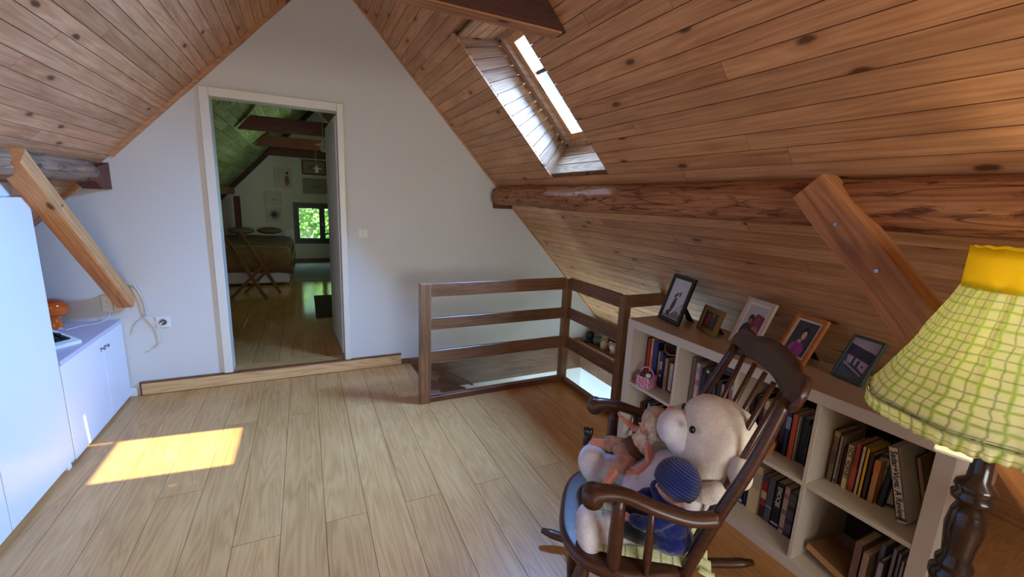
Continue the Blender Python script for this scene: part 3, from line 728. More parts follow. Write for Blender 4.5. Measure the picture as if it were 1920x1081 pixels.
# dark boards lining the opening, with the shelf on the right
G().box((1.71, YW-0.012, -0.12), (1.86, 0.024, 0.33), bev=0.002).obj('trim_5', 'rail', kind='structure', label='dark board along the gable wall inside the stair opening')
G().box((0.744, YW-0.008, 0.024), (0.07, 0.014, 0.046), bev=0.002).obj('trim_6', 'rail', kind='structure')
G().box((2.642, 2.92, -0.145), (0.035, 1.40, 0.27), bev=0.002).obj('trim_7', 'rail', kind='structure', label='dark board below the shelf of pots')
G().box((0.795, 3.23, -0.06), (0.02, 0.78, 0.11), bev=0.002).obj('trim_8', 'oakdk', kind='structure')
G().box((1.345, 2.855, -0.12), (1.10, 0.03, 0.24), bev=0.002).obj('trim_9', 'rail', kind='structure')
G().box((1.905, 2.50, -0.12), (0.03, 0.66, 0.24), bev=0.002).obj('trim_10', 'rail', kind='structure')
t = thing('wall_shelf', 'dark wooden shelf along the right side of the stairwell holding pots', 'shelf', (2.62, 2.92, -0.006))
G().box((0.20, 0, 0.012), (0.42, 1.40, 0.025), bev=0.002).obj('board', 'rail', t)
# railing
t = thing('stair_railing', 'dark stained wooden railing around the stair opening', 'railing', (1.9, 2.85, 0))
def rb(c, d, nm='rail', mt='rail'):
    c = V(c)-V((1.9, 2.85, 0)); return G().box((0, 0, 0), d, bev=0.003).obj(nm, mt, t, loc=c)
rb((0.722, 2.845, 0.439), (0.074, 0.07, 0.878), 'post', 'railz')
rb((1.895, 2.86, 0.43), (0.06, 0.06, 0.86), 'post', 'railz')
rb((1.915, 2.18, 0.435), (0.055, 0.06, 0.87), 'post', 'railz')
for z0, z1 in ((0.781, 0.875), (0.542, 0.628), (0.291, 0.387)):
    rb((1.313, 2.85, (z0+z1)/2), (1.105, 0.026, z1-z0))
    o = rb((1.905, 2.52, (z0+z1)/2), (0.62, 0.026, z1-z0)); o.rotation_euler = (0, 0, PI/2)
rb((1.31, 2.845, 0.020), (1.10, 0.05, 0.044), 'kerb', 'oakdk')
o = rb((1.90, 2.52, 0.014), (0.62, 0.05, 0.03), 'kerb', 'oakdk'); o.rotation_euler = (0, 0, PI/2)
rb((2.15, 2.18, 0.828), (0.42, 0.026, 0.085))
rb((0.80, 2.86, 0.052), (0.09, 0.07, 0.012), 'kerb_cap', 'oakdk')
# pots on the shelf
Z0 = 0.0195
PX = 2.715
t = thing('lantern', 'small dark metal lantern at the left end of the stairwell shelf', 'lantern', (PX-.02, 3.565, Z0))
G().lathe([(0.05, 0), (0.052, 0.01), (0.035, 0.02), (0.03, 0.035), (0.042, 0.05), (0.044, 0.055)], n=20).obj('base', 'lant', t, smooth=True)
G().lathe([(0.04, 0.055), (0.044, 0.085), (0.03, 0.11), (0.015, 0.12)], n=20).obj('globe', 'lant', t, smooth=True)
t = thing('pot', 'green faceted pot beside the dark lantern on the stairwell shelf', 'pot', (PX+.005, 3.455, Z0))
G().lathe([(0.035, 0), (0.055, 0.03), (0.058, 0.05), (0.04, 0.075), (0.038, 0.085), (0.032, 0.08), (0.034, 0.07)], n=7).obj('body', 'green', t)
t = thing('jug', 'mottled cream jug with a handle beside the green pot', 'jug', (PX-.02, 3.32, Z0))
G().lathe([(0.036, 0), (0.042, 0.02), (0.04, 0.06), (0.028, 0.08), (0.034, 0.105), (0.03, 0.1), (0.024, 0.08)], n=18).obj('body', 'pot', t, smooth=True)
G().tube(curve_pts([(0.0, 0.033, 0.095), (0, 0.062, 0.085), (0, 0.062, 0.045), (0, 0.038, 0.03)]), 0.006, 8).obj('handle', 'pot', t, smooth=True)
t = thing('jug', 'white jug with a large open handle at the right end of the stairwell shelf', 'jug', (PX-.015, 3.17, Z0))
G().lathe([(0.04, 0), (0.04, 0.035), (0.036, 0.04), (0.045, 0.06), (0.04, 0.10), (0.034, 0.1), (0.036, 0.06)], n=18).obj('body', 'potw', t, smooth=True)
G().tube(curve_pts([(0.0, 0.036, 0.10), (0, 0.07, 0.10), (0, 0.08, 0.07), (0, 0.065, 0.035), (0, 0.04, 0.035)]), 0.007, 8).obj('handle', 'potw', t, smooth=True)

# ------------------------------------------------------------------ bookcase
BX0, BX1, BY0, BY1, BH = 1.746, 2.136, 0.4555, 1.945, 0.79
t = thing('bookcase', 'long low white bookcase of eight square compartments', 'bookcase', (BX0, BY1, 0))
def kb(nm, x0, x1, y0, y1, z0, z1, mt='kallax', bev=0.0015):
    return G().box(((x0+x1)/2-BX0, (y0+y1)/2-BY1, (z0+z1)/2), (x1-x0, y1-y0, z1-z0), bev=bev).obj(nm, mt, t)
kb('side_panel', BX0, BX1, BY1-0.05, BY1, 0.0, BH-0.05); kb('side_panel', BX0, BX1, BY0, BY0+0.05, 0.0, BH-0.05)
kb('top_panel', BX0, BX1, BY0, BY1, BH-0.05, BH-0.0012); kb('top_surface', BX0+0.001, BX1-0.001, BY0+0.001, BY1-0.001, BH-0.0012, BH, 'kallax_top', 0)
kb('bottom_panel', BX0, BX1, BY0+0.05, BY1-0.05, 0.0, 0.05)
kb('shade_panel', BX1-0.004, BX1, BY0+0.05, BY1-0.05, 0.05, BH-0.05, 'eave_shade')  # added dark sheet, painted in place of the unlit eave behind the open compartments
CY = [BY1-0.05]
for i in range(3):
    y = CY[-1]-0.335; kb('divider', BX0+0.002, BX1, y-0.0165, y, 0.05, BH-0.05); CY.append(y-0.0165)
ZS = 0.395
for i in range(4): kb('shelf', BX0+0.002, BX1, CY[i]-0.335, CY[i], ZS-0.009, ZS+0.009)
ZU, ZD = ZS+0.009, 0.05
SX = 1.862

def book(yl, th, h, col, label, zb=ZU, x=None, depth=0.14, lean=0.0, band=None, text=None, tcol=(20,20,20), tsize=None, group=None, tstart=0.02, yshift=0, bold=0.0003):
    """yl = left edge (larger y); spine faces -x; lean > 0 tips the top towards +y"""
    x = SX+random.uniform(-0.006, 0.008) if x is None else x
    group = group or ('books in the upper row of the bookcase' if zb > 0.2 else 'books in the lower row of the bookcase')
    o = thing('book', label, 'book', (x, yl, zb), (0, 0, 0), group)
    o.rotation_euler = (-lean, 0, 0)
    g = G(); ct = 0.002; th2 = th-0.0012
    g.box((0.001, -th2/2, h/2), (0.002, th2, h)); g.box((depth/2, -ct/2, h/2), (depth, ct, h)); g.box((depth/2, -th2+ct/2, h/2), (depth, ct, h))
    g.obj('cover', cm(col), o)
    G().box((depth/2, -th2/2, h/2), (depth-0.006, th2-2*ct, h-0.006)).obj('pages', 'paper', o)
    if band:
        for b0, b1, bc_ in band: G().box((-0.0002, -th2/2, h*(b0+b1)/2), (0.0012, th2*0.98, h*(b1-b0))).obj('spine_band', cm(bc_), o)
    if text: text_obj(text, tsize or th*0.7, cm(tcol), o, (-0.0012, -th2/2, h-tstart), (0, 0, -1), (0, -1, 0), bold=bold)
    return o
def shelf_row(items, zb):
    for it in items: book(zb=zb, **it)
def B(yl, yr, h, col, label, **k): return dict(yl=yl, th=yl-yr, h=h, col=col, label=label, **k)
U1 = [B(1.893,1.874,0.270,(72,30,44),'dark maroon book, first on the left in the top left compartment'),
 B(1.874,1.856,0.268,(190,78,52),'orange red book beside the dark maroon one, top left compartment', band=[(0.1,0.9,(176,62,44))]),
 B(1.856,1.836,0.275,(226,178,120),'tall cream orange book behind the pink basket', band=[(0.05,0.55,(220,140,80))]),
 B(1.835,1.803,0.262,(52,58,160),'wide royal blue book in the top left compartment'),
 B(1.803,1.792,0.235,(30,36,52),'thin black blue book beside the wide royal blue book', x=1.868),
 B(1.791,1.776,0.215,(214,182,92),'yellow book between blue books in the top left compartment'),
 B(1.775,1.752,0.212,(58,66,140),'blue book with white marks right of the yellow book', band=[(0.3,0.36,(200,200,220)),(0.5,0.75,(180,180,210))]),
 B(1.751,1.728,0.205,(18,16,24),'black book in the middle of the top left compartment'),
 B(1.727,1.702,0.195,(196,150,120),'salmon tan book right of the black book, top left compartment', band=[(0.1,0.45,(150,140,110))]),
 B(1.701,1.690,0.178,(142,120,92),'thin brown tan book left of the small white book'),
 B(1.689,1.664,0.176,(212,206,190),'small cream white book below the brown bowl', band=[(0.0,0.06,(60,40,34)),(0.2,0.8,(190,186,170))]),
 B(1.663,1.640,0.18,(160,140,124),'beige book right of the small cream white book'),
 B(1.639,1.610,0.178,(120,100,84),'taupe book, last on the right under the brown bowl')]
shelf_row(U1, ZU)
# brown bowl lying on the books, mouth outwards
t = thing('bowl', 'dark brown leaf shaped bowl with a pale rim lying on the books, top left compartment', 'bowl', (1.87, 1.682, 0.682), (math.radians(-24), math.radians(-62), 0))
g = G(); n = 24
prof = [(0.005, -0.032), (0.05, -0.028), (0.085, -0.012), (0.10, 0.004), (0.098, 0.006), (0.083, -0.008), (0.05, -0.022), (0.005, -0.026)]
rings = [[g.bm.verts.new((r*math.cos(2*PI*k/n)*0.55, r*math.sin(2*PI*k/n)*1.08, z)) for k in range(n)] for r, z in prof]
for r0, r1 in zip(rings, rings[1:]):
    for k in range(n): g.bm.faces.new((r0[k], r0[(k+1) % n], r1[(k+1) % n], r1[k]))
g.bm.faces.new(rings[0][::-1]); g.bm.faces.new(rings[-1])
g.obj('body', 'dkbeam', t, smooth=True)
G().tube([(0.1*math.cos(2*PI*k/32)*0.55, 0.1*math.sin(2*PI*k/32)*1.08, 0.005) for k in range(33)], 0.0022, 6).obj('rim', 'cream_f', t, smooth=True)
L1_ = [B(1.885,1.868,0.20,(110,58,48),'dark red brown book, first in the bottom left compartment', zb=ZD), B(1.862,1.845,0.21,(72,44,40),'dark brown book beside the pale blue one, bottom left compartment', zb=ZD),
 B(1.835,1.812,0.215,(126,160,208),'pale blue book in the bottom left compartment', zb=ZD, band=[(0.55,0.9,(200,214,235))]),
 B(1.811,1.785,0.225,(26,30,40),'black book right of the pale blue one, bottom left compartment', zb=ZD), B(1.784,1.75,0.22,(40,44,60),'dark slate book in the bottom left compartment', zb=ZD)]
for it in L1_: book(**it)
t = thing('figurine', 'small white porcelain figure in front of the books, bottom left compartment', 'ornament', (1.80, 1.86, ZD))
G().lathe([(0.03, 0), (0.034, 0.01), (0.02, 0.03), (0.026, 0.06), (0.016, 0.08), (0.02, 0.1), (0.006, 0.12)], n=16).obj('body', 'potw', t, smooth=True)
G().tube(curve_pts([(0, -0.02, 0.09), (0, -0.05, 0.10), (0, -0.055, 0.06), (0, -0.026, 0.04)]), 0.005, 8).obj('handle', 'potw', t, smooth=True)
U2 = [B(1.538,1.512,0.268,(132,112,112),'grey mauve book, first on the left in the second top compartment', band=[(0.05,0.95,(124,104,102))]),
 B(1.511,1.482,0.248,(206,182,176),'pale pink white book beside the grey mauve one', band=[(0.12,0.2,(150,110,110)),(0.5,0.62,(170,110,120)),(0.78,0.9,(170,150,150))]),
 B(1.481,1.453,0.225,(28,40,60),'navy book with white title, second top compartment', band=[(0.3,0.85,(40,54,80))]),
 B(1.452,1.430,0.228,(30,26,26),'black book with red foot, second top compartment', band=[(0.93,1.0,(210,206,196)),(0.1,0.4,(140,60,40))]),
 B(1.429,1.405,0.225,(52,58,56),'dark grey book behind the chair post, second top compartment', band=[(0.5,0.7,(150,154,150))]),
 B(1.404,1.383,0.222,(88,96,110),'slate blue book, second top compartment', band=[(0.8,0.95,(140,150,170))]),
 B(1.382,1.352,0.20,(60,40,34),'dark brown book behind the first spindle'),
 B(1.351,1.335,0.19,(204,196,186),'pale grey book between the chair spindles'),
 B(1.334,1.306,0.192,(28,38,46),'blue black book beside the little white one'),
 B(1.305,1.286,0.205,(214,208,198),'little white book with a red title between the spindles', band=[(0.55,0.9,(190,120,120))]),
 B(1.285,1.262,0.185,(104,56,58),'wine red book right of the little white book'),
 B(1.261,1.236,0.18,(78,44,40),'brown red book at the right of the second top compartment')]
shelf_row(U2, ZU)
for i, (c_, y_) in enumerate((((70,58,50),1.42),((96,90,84),1.40),((44,46,56),1.41))):
    o = thing('book', ('dark brown','grey','black blue')[i]+' book lying flat on top of the second compartment row', 'book', (1.90, y_, ZU+0.272+i*0.014) if False else (1.90, y_, ZU+0.2315+i*0.018), (0, 0, 0.05*i))
    G().box((0.09, -0.09, 0.008), (0.18, 0.20, 0.016), bev=0.001).obj('cover', cm(c_), o)
    G().box((0.092, -0.09, 0.008), (0.178, 0.198, 0.011)).obj('pages', 'paper', o)
L2 = [B(1.53-i*0.028,1.503-i*0.028,0.20+0.01*((i*7)%4),c_,l_,zb=ZD) for i,(c_,l_) in enumerate([((60,50,60),'dark plum book at the left of the second bottom compartment'),((40,60,90),'blue book in the second bottom compartment behind the bear'),((150,140,120),'tan book in the second bottom compartment behind the bear'),((90,40,40),'red book in the second bottom compartment behind the bear')])]
for it in L2: book(**it)
U3 = [B(1.186,1.168,0.20,(64,42,50),'dark plum book at the left of the third top compartment'),
 B(1.167,1.145,0.215,(20,20,26),'black book behind the spindles, third top compartment'),
 B(1.144,1.120,0.20,(38,28,30),'brown black book left of the cream one, third top compartment'),
 B(1.119,1.095,0.212,(214,194,150),'cream book between spindles in the third top compartment', band=[(0.55,0.8,(170,110,90))]),
 B(1.094,1.072,0.198,(60,44,34),'dark brown book right of the cream one, third top compartment'),
 B(1.071,1.054,0.196,(220,214,150),'pale yellow book beside the chair post'),
 B(1.053,1.037,0.19,(150,60,90),'magenta book behind the wicker basket'),
 B(1.036,1.016,0.205,(20,28,40),'black blue book right of the chair post', band=[(0.25,0.85,(52,60,70))]),
 B(1.015,0.994,0.205,(44,66,110),'blue book left of the orange book', band=[(0.62,0.9,(150,170,200))]),
 B(0.993,0.968,0.206,(222,100,58),'bright orange book in the third top compartment'),
 B(0.967,0.957,0.205,(206,200,184),'thin white book right of the orange book'),
 B(0.956,0.925,0.208,(16,38,38),'thick dark green book in the third top compartment'),
 B(0.924,0.915,0.19,(90,84,88),'thin grey book right of the dark green book'),
 B(0.914,0.897,0.205,(176,162,166),'pale mauve book at the right of the third top compartment', band=[(0.0,0.12,(120,104,100))])]
shelf_row(U3, ZU)
L3 = [B(1.178,1.152,0.17,(26,44,84),'navy book left of the thick cream book', zb=ZD, band=[(0.05,0.12,(200,204,220))]),
 B(1.151,1.133,0.17,(20,34,62),'dark navy book beside the thick cream book', zb=ZD, band=[(0.5,0.8,(120,130,160))]),
 B(1.130,1.072,0.242,(206,186,140),'thick cream book with faded lettering, third bottom compartment', zb=ZD, band=[(0.5,0.85,(176,160,124))]),
 B(1.071,1.044,0.215,(160,30,40),'red and maroon book in the third bottom compartment', zb=ZD, band=[(0.0,0.28,(70,22,34)),(0.45,0.62,(214,190,150)),(0.86,1.0,(70,60,80))]),
 B(1.043,1.010,0.222,(88,88,94),'grey book with two slanting lines, third bottom compartment', zb=ZD, band=[(0.34,0.36,(190,190,196))]),
 B(1.009,0.972,0.222,(16,16,18),'black book with a bold white title, third bottom compartment', zb=ZD, text='EMOCIJE', tcol=(235,235,232), tsize=0.026, band=[(0.06,0.1,(200,200,200))]),
 B(0.971,0.946,0.222,(206,176,160),'pale pink book right of the black titled one', zb=ZD, band=[(0.4,0.5,(150,110,100)),(0.75,0.85,(160,120,110)),(0.06,0.1,(110,90,84))]),
 B(0.945,0.913,0.218,(58,58,58),'dark patterned book in the third bottom compartment', zb=ZD, band=[(0.1,0.3,(96,92,90)),(0.4,0.6,(80,84,88)),(0.7,0.95,(92,90,86))]),
 B(0.912,0.886,0.228,(198,196,200),'white book with red lettering at the right of the third bottom compartment', zb=ZD, band=[(0.0,0.08,(30,34,60)),(0.32,0.66,(176,90,100)),(0.7,0.9,(110,130,160))])]
for it in L3: book(**it)
U4 = [B(0.829,0.807,0.215,(124,106,84),'taupe patterned book, first on the left in the top right compartment', band=[(0.9,1.0,(170,160,110)),(0.35,0.62,(96,76,70))]),
 B(0.806,0.793,0.205,(158,150,138),'light grey book beside the taupe one, top right compartment', band=[(0.05,0.1,(90,84,80))]),
 B(0.792,0.777,0.165,(62,26,34),'dark maroon low book left of the cream titled one'),
 B(0.776,0.755,0.185,(226,212,160),'cream book with a bold black author name on its spine', text='NICK  HORNBY', tcol=(24,22,20), tsize=0.019, tstart=0.006),
 B(0.754,0.735,0.205,(168,60,64),'dark pink book in the top right compartment', band=[(0.1,0.5,(186,84,70))]),
 B(0.734,0.721,0.198,(222,206,180),'narrow cream book left of the yellow book'),
 B(0.720,0.707,0.20,(238,190,50),'yellow book in the top right compartment'),
 B(0.706,0.690,0.185,(66,52,42),'dark brown book right of the yellow book'),
 B(0.689,0.667,0.17,(206,150,94),'orange tan book in the top right compartment', band=[(0.75,0.95,(214,124,70))])]
shelf_row(U4, ZU)
book(0.662, 0.02, 0.17, (26,38,50), 'dark blue book leaning back beside the orange tan book', lean=-0.06, x=1.875)
book(0.650, 0.034, 0.19, (176,172,162), 'light grey book leaning behind the big white titled one', lean=0.24, x=1.90, band=[(0.0,0.05,(60,50,46)),(0.72,0.78,(120,110,90)),(0.94,1.0,(30,50,60))])
book(0.583, 0.030, 0.262, (226,222,212), 'large white leaning book with a black architecture title', lean=0.27, x=1.835, depth=0.19, text='Sadar+Vuga: A Review', tcol=(22,22,22), tsize=0.0262, tstart=0.012, bold=0.0005, band=[(0.03,0.07,(90,86,70))])
book(0.5445, 0.016, 0.225, (176,140,96), 'tan book leaning at the right of the top right compartment', lean=0.27, x=1.93)
book(0.5255, 0.015, 0.25, (38,42,50), 'black book leaning against the right side of the top right compartment', lean=0.06, x=1.955)
# bottom right compartment
o = thing('book', 'brown book tipped on its side at the left of the bottom right compartment', 'book', (1.80, 0.835, ZD+0.045), (math.radians(10), 0, math.radians(-6)))
G().box((0.09, -0.085, 0.017), (0.15, 0.155, 0.034), bev=0.001).obj('cover', cm((120,88,60)), o); G().box((0.088, -0.085, 0.017), (0.148, 0.157, 0.027)).obj('pages', cm((190,146,92)), o)
L4 = [B(0.668,0.640,0.215,(124,100,88),'brown grey book right of the tipped one', x=1.80), B(0.639,0.614,0.195,(168,150,124),'tan book in the bottom right compartment', x=1.80),
 B(0.610,0.590,0.24,(112,116,132),'tall blue grey book in the bottom right compartment', x=1.84), B(0.589,0.574,0.205,(70,72,74),'dark grey book with a white title, bottom right compartment', x=1.80, band=[(0.3,0.95,(176,176,168))]),
 B(0.570,0.556,0.255,(160,160,164),'pale grey magazine in the bottom right compartment', x=1.83), B(0.554,0.542,0.25,(138,136,140),'grey magazine right of the pale one', x=1.83),
 B(0.540,0.528,0.235,(176,164,136),'beige magazine left of the striped one', x=1.82),
 B(0.526,0.508,0.245,(196,150,96),'red and cream striped folder at the right of the bottom right compartment', x=1.81, band=[(0.02+0.14*i,0.09+0.14*i,(136,40,32)) for i in range(7)])]
for it in L4: book(zb=ZD, **it)

# pink woven basket
t = thing('basket', 'small pink woven basket with a handle in the top left compartment', 'basket', (1.80, 1.80, ZU), (0, 0, math.radians(18)))
g = G(); s_ = 0.042; hh = 0.07
for lv in range(4):
    for side in range(4):
        for k_ in range(4):
            a = -s_+k_*s_/2+s_/4; out = s_+(0.003 if (k_+lv) % 2 else 0.0)
            c_ = {0: (a, out), 1: (out, a), 2: (a, -out), 3: (-out, a)}[side]
            d_ = (s_/2*0.92, 0.003, 0.0165) if side in (0, 2) else (0.003, s_/2*0.92, 0.0165)
            g.box((c_[0], c_[1], 0.009+lv*0.0172), d_, bev=0.001)
g.box((0, 0, 0.002), (2*s_, 2*s_, 0.003)); g.obj('weave', 'pinkw', t)
G().tube([(0.0, s_*math.cos(PI*k/12), 0.068+0.05*math.sin(PI*k/12)) for k in range(13)], 0.0045, 8).obj('handle', 'pinkw', t, smooth=True)
for i, (x, y, c_) in enumerate(((-0.012, 0.016, (60,56,40)), (0.014, -0.012, (70,60,66)), (-0.014, -0.016, (220,216,220)))):
    G().ball((x, y, 0.072), 0.017, sub=2).obj('ball', cm(c_), t, smooth=True)
# wicker basket with contents
t = thing('basket', 'small round wicker basket in the third top compartment', 'basket', (1.80, 1.06, ZU))
g = G()
for i in range(9):
    r = 0.034+0.0013*i; g.tube([(r*math.cos(2*PI*k/20), r*math.sin(2*PI*k/20), 0.004+0.0066*i+0.0016*math.sin(k*PI+i*PI)) for k in range(21)], 0.0036, 6, cap=False)
g.obj('weave', 'wick', t, smooth=True)
G().tube([(0, 0.042*math.cos(PI*k/12), 0.06+0.035*math.sin(PI*k/12)) for k in range(13)], 0.004, 6).obj('handle', 'wick', t, smooth=True)
G().ball((0, 0.005, 0.06), (0.026, 0.026, 0.02)).obj('filling', cm((226,196,190)), t, smooth=True)

# ------------------------------------------------------------------ framed photographs
def flat(pts, z, name, mat, parent, th=0.0006):
    g = G(); g.hexa([(x, -z, y) for x, y in pts], [(x, -z-th, y) for x, y in pts]); return g.obj(name, mat, parent)
def ell(cx, cy, rx, ry, n=16, a0=0.0):
    return [(cx+rx*math.cos(2*PI*k/n)*math.cos(a0)-ry*math.sin(2*PI*k/n)*math.sin(a0), cy+rx*math.cos(2*PI*k/n)*math.sin(a0)+ry*math.sin(2*PI*k/n)*math.cos(a0)) for k in range(n)]
def frame(label, a, yaw, W_, H_, lean, fw, fmat, mw, draw, depth=0.016, bg=(120,120,124)):
    """a = bottom corner nearest the wall; yaw of the bottom edge; local x runs along the edge, front faces -y"""
    t = thing('picture_frame', label, 'picture frame', (a[0], a[1], 0.79), (0, 0, math.radians(yaw)), 'picture frames on the bookcase')
    e = link(None, 'frame_front', t, rot=(-math.radians(lean), 0, 0))
    tt = thing_ = t
    bpy.data.objects.remove(e)
    Rl = M4.Rotation(-math.radians(lean), 4, 'X')
    lo = M4.Translation((0, 0, depth*math.sin(math.radians(lean))*1.0))
    def fin(o): o.matrix_basis = lo @ Rl @ o.matrix_basis; return o
    for x0, x1, z0, z1 in ((0, fw, 0, H_), (W_-fw, W_, 0, H_), (fw, W_-fw, 0, fw), (fw, W_-fw, H_-fw, H_)):
        fin(G().box(((x0+x1)/2, depth/2, (z0+z1)/2), (x1-x0, depth, z1-z0), bev=0.002).obj('moulding', fmat, t))
    fin(G().box((W_/2, depth*0.72, H_/2), (W_-2*fw+0.002, depth*0.4, H_-2*fw+0.002)).obj('backing', 'blackm', t))
    y0 = depth*0.5
    if mw: fin(G().box((W_/2, y0, H_/2), (W_-2*fw, 0.001, H_-2*fw)).obj('mount', 'mat', t))
    iw, ih = W_-2*fw-2*mw, H_-2*fw-2*mw
    ph = fin(G().box((W_/2, y0-0.001, H_/2), (iw, 0.001, ih)).obj('photo', cm(bg, 0.35), t))
    for pts, col in draw:
        # pts in 0..1 photo units, clipped
        P = [(fw+mw+min(max(u, 0), 1)*iw, fw+mw+min(max(v, 0), 1)*ih) for u, v in pts]
        g = G(); y1 = y0-0.0017-0.00012*draw.index((pts, col)); g.hexa([(x, y1, z) for x, z in P], [(x, y1+0.0004, z) for x, z in P]); g.obj('image_shape', cm(col, 0.35), ph)
    # easel leg at the back
    la = math.radians(lean); top = V((W_/2, depth*1.0+0.55*H_*math.sin(la)+0.004, 0.55*H_*math.cos(la)))
    foot = V((W_/2, top.y+0.45*H_*0.55+0.02, 0.001)); wv = V((0.18*W_, 0, 0))
    g = G(); g.hexa([top-wv*0.5, top+wv*0.5, foot+wv, foot-wv], [p+V((0, 0.003, 0.0)) for p in (top-wv*0.5, top+wv*0.5, foot+wv, foot-wv)]); g.obj('easel_leg', 'blackm', t)
    return t
fr1 = [([(0,0),(1,0),(1,0.12),(0.75,0.22),(0.4,0.06),(0,0.03)], (120,122,124)),
 (ell(0.42,0.34,0.10,0.22,14,-0.30), (52,54,56)), (ell(0.28,0.1,0.12,0.075), (46,48,50)), (ell(0.42,0.60,0.13,0.045,12,0.5), (60,62,64)), (ell(0.62,0.64,0.05,0.07), (66,68,70)),
 ([(0.34,0.0),(0.37,0.0),(1,0.42),(1,0.45)], (90,92,94)), ([(0.62,0.0),(0.65,0.0),(1,0.3),(1,0.32)], (96,98,100))]
frame('tall black picture frame with a black and white photograph, first on the bookcase', (1.942, 1.912), -104.2, 0.217, 0.285, 17, 0.024, 'black', 0.004, fr1, bg=(206,210,214))
fr2 = [(ell(0.3,0.45,0.13,0.38), (150,40,36)), (ell(0.32,0.82,0.07,0.1), (120,84,64)), (ell(0.62,0.5,0.15,0.4), (84,74,72)), (ell(0.62,0.88,0.08,0.1), (150,120,96)), ([(0,0),(1,0),(1,0.12),(0,0.2)], (70,52,42))]
frame('small square antique gold picture frame beside the black frame', (1.975, 1.648), -108, 0.176, 0.145, 16, 0.028, 'gold', 0.0, fr2, bg=(58,44,38))
fr3 = [([(0,0),(1,0),(1,0.75),(0.6,0.8),(0,0.3)], (120,40,58)), (ell(0.35,0.62,0.14,0.13), (60,26,34)), (ell(0.72,0.6,0.13,0.12), (150,60,80)), (ell(0.3,0.25,0.28,0.25), (34,28,36)), (ell(0.75,0.22,0.22,0.25), (176,84,100)), (ell(0.36,0.55,0.08,0.08), (160,100,90))]
frame('limed pale wood picture frame behind the chair crest', (1.955, 1.425), -106, 0.185, 0.25, 21, 0.02, 'cream_f', 0.012, fr3, bg=(190,186,184))
fr4 = [(ell(0.5,0.15,0.38,0.26), (166,60,140)), (ell(0.42,0.1,0.1,0.1), (110,80,150)), (ell(0.56,0.66,0.17,0.19), (50,38,40)), (ell(0.58,0.60,0.11,0.13), (222,190,176)), (ell(0.5,0.42,0.09,0.05), (214,170,150)), ([(0.2,0.1),(0.3,0.05),(0.36,0.3),(0.26,0.36)], (196,90,170))]
frame('orange wood picture frame with a portrait of a child in pink', (1.990, 1.205), -103, 0.165, 0.225, 27, 0.02, 'orange_f', 0.010, fr4, bg=(74,74,76))
fr5 = [([(0,0.82),(1,0.70),(1,1),(0,1)], (168,160,172)), ([(0,0.56),(0.95,0.46),(1,0.72),(0,0.84)], (52,54,80)), ([(0.16,0.36),(0.9,0.22),(0.92,0.46),(0.1,0.56)], (176,166,178)),
 ([(0.34,0.34),(0.42,0.32),(0.42,0.52),(0.34,0.53)], (50,50,70)), ([(0.52,0.30),(0.62,0.28),(0.62,0.47),(0.52,0.49)], (60,58,76)), (ell(0.76,0.36,0.04,0.03), (60,52,66)), (ell(0.5,0.24,0.36,0.09,14,-0.18), (64,70,88)), ([(0.05,0.33),(0.10,0.36),(0.9,0.16),(0.86,0.13)], (170,166,178))]
frame('grey green picture frame with a blue toned photograph of a house, nearest the lamp', (1.977, 0.947), -103.5, 0.133, 0.195, 26, 0.011, 'grey_f', 0.0, fr5, bg=(74,90,104))


# ------------------------------------------------------------------ rocking chair (local x forward, y left)
CO = V((1.034, 0.957, 0)); YAW = math.atan2(0.6, -0.8)
FW_ = V((-0.8, 0.6, 0)); LT = V((0.6, 0.8, 0))
# local frame: X forward, Y = lateral axis LT reversed so the frame is right handed
def chl(u, l, z): return V((u, -l, z))
t = thing('rocking_chair', 'dark stained wooden rocking chair holding a large teddy bear', 'rocking chair', CO, (0, 0, YAW))
RC = t
g = G()
outl = []
n = 40
for k in range(n):
    a = 2*PI*k/n; c_, s_ = math.cos(a), math.sin(a)
    ex = 0.72
    u = 0.075+0.225*math.copysign(abs(c_)**ex, c_); l = 0.262*math.copysign(abs(s_)**ex, s_)*(1.0-0.10*max(0, -c_))
    outl.append((u, l))
rr = [(0.93, 0.345), (1.0, 0.355), (1.02, 0.37), (1.0, 0.387), (0.94, 0.392), (0.6, 0.378), (0.2, 0.374)]
rings = [[g.bm.verts.new((0.075+(u-0.075)*s, l*s, z)) for u, l in outl] for s, z in rr]
for r0, r1 in zip(rings, rings[1:]):
    for k in range(n): g.bm.faces.new((r0[k], r0[(k+1) % n], r1[(k+1) % n], r1[k]))
g.bm.faces.new(rings[0][::-1]); g.bm.faces.new(rings[-1])
g.obj('seat', 'chair', t, smooth=True)
def turned(p0, p1, prof, name='leg', n=12):
    p0, p1 = V(p0), V(p1); g = G(); g.tube([p0.lerp(p1, s) for s, r in prof], [r for s, r in prof], n); return g.obj(name, 'chair', t, smooth=True)
LEG = [(0, .014), (0.08, .018), (0.2, .024), (0.38, .026), (0.5, .019), (0.53, .024), (0.56, .018), (0.6, .023), (0.7, .02), (0.9, .015), (1, .013)]
def rocker_z(u): return 0.022+0.30*(u-0.03)**2
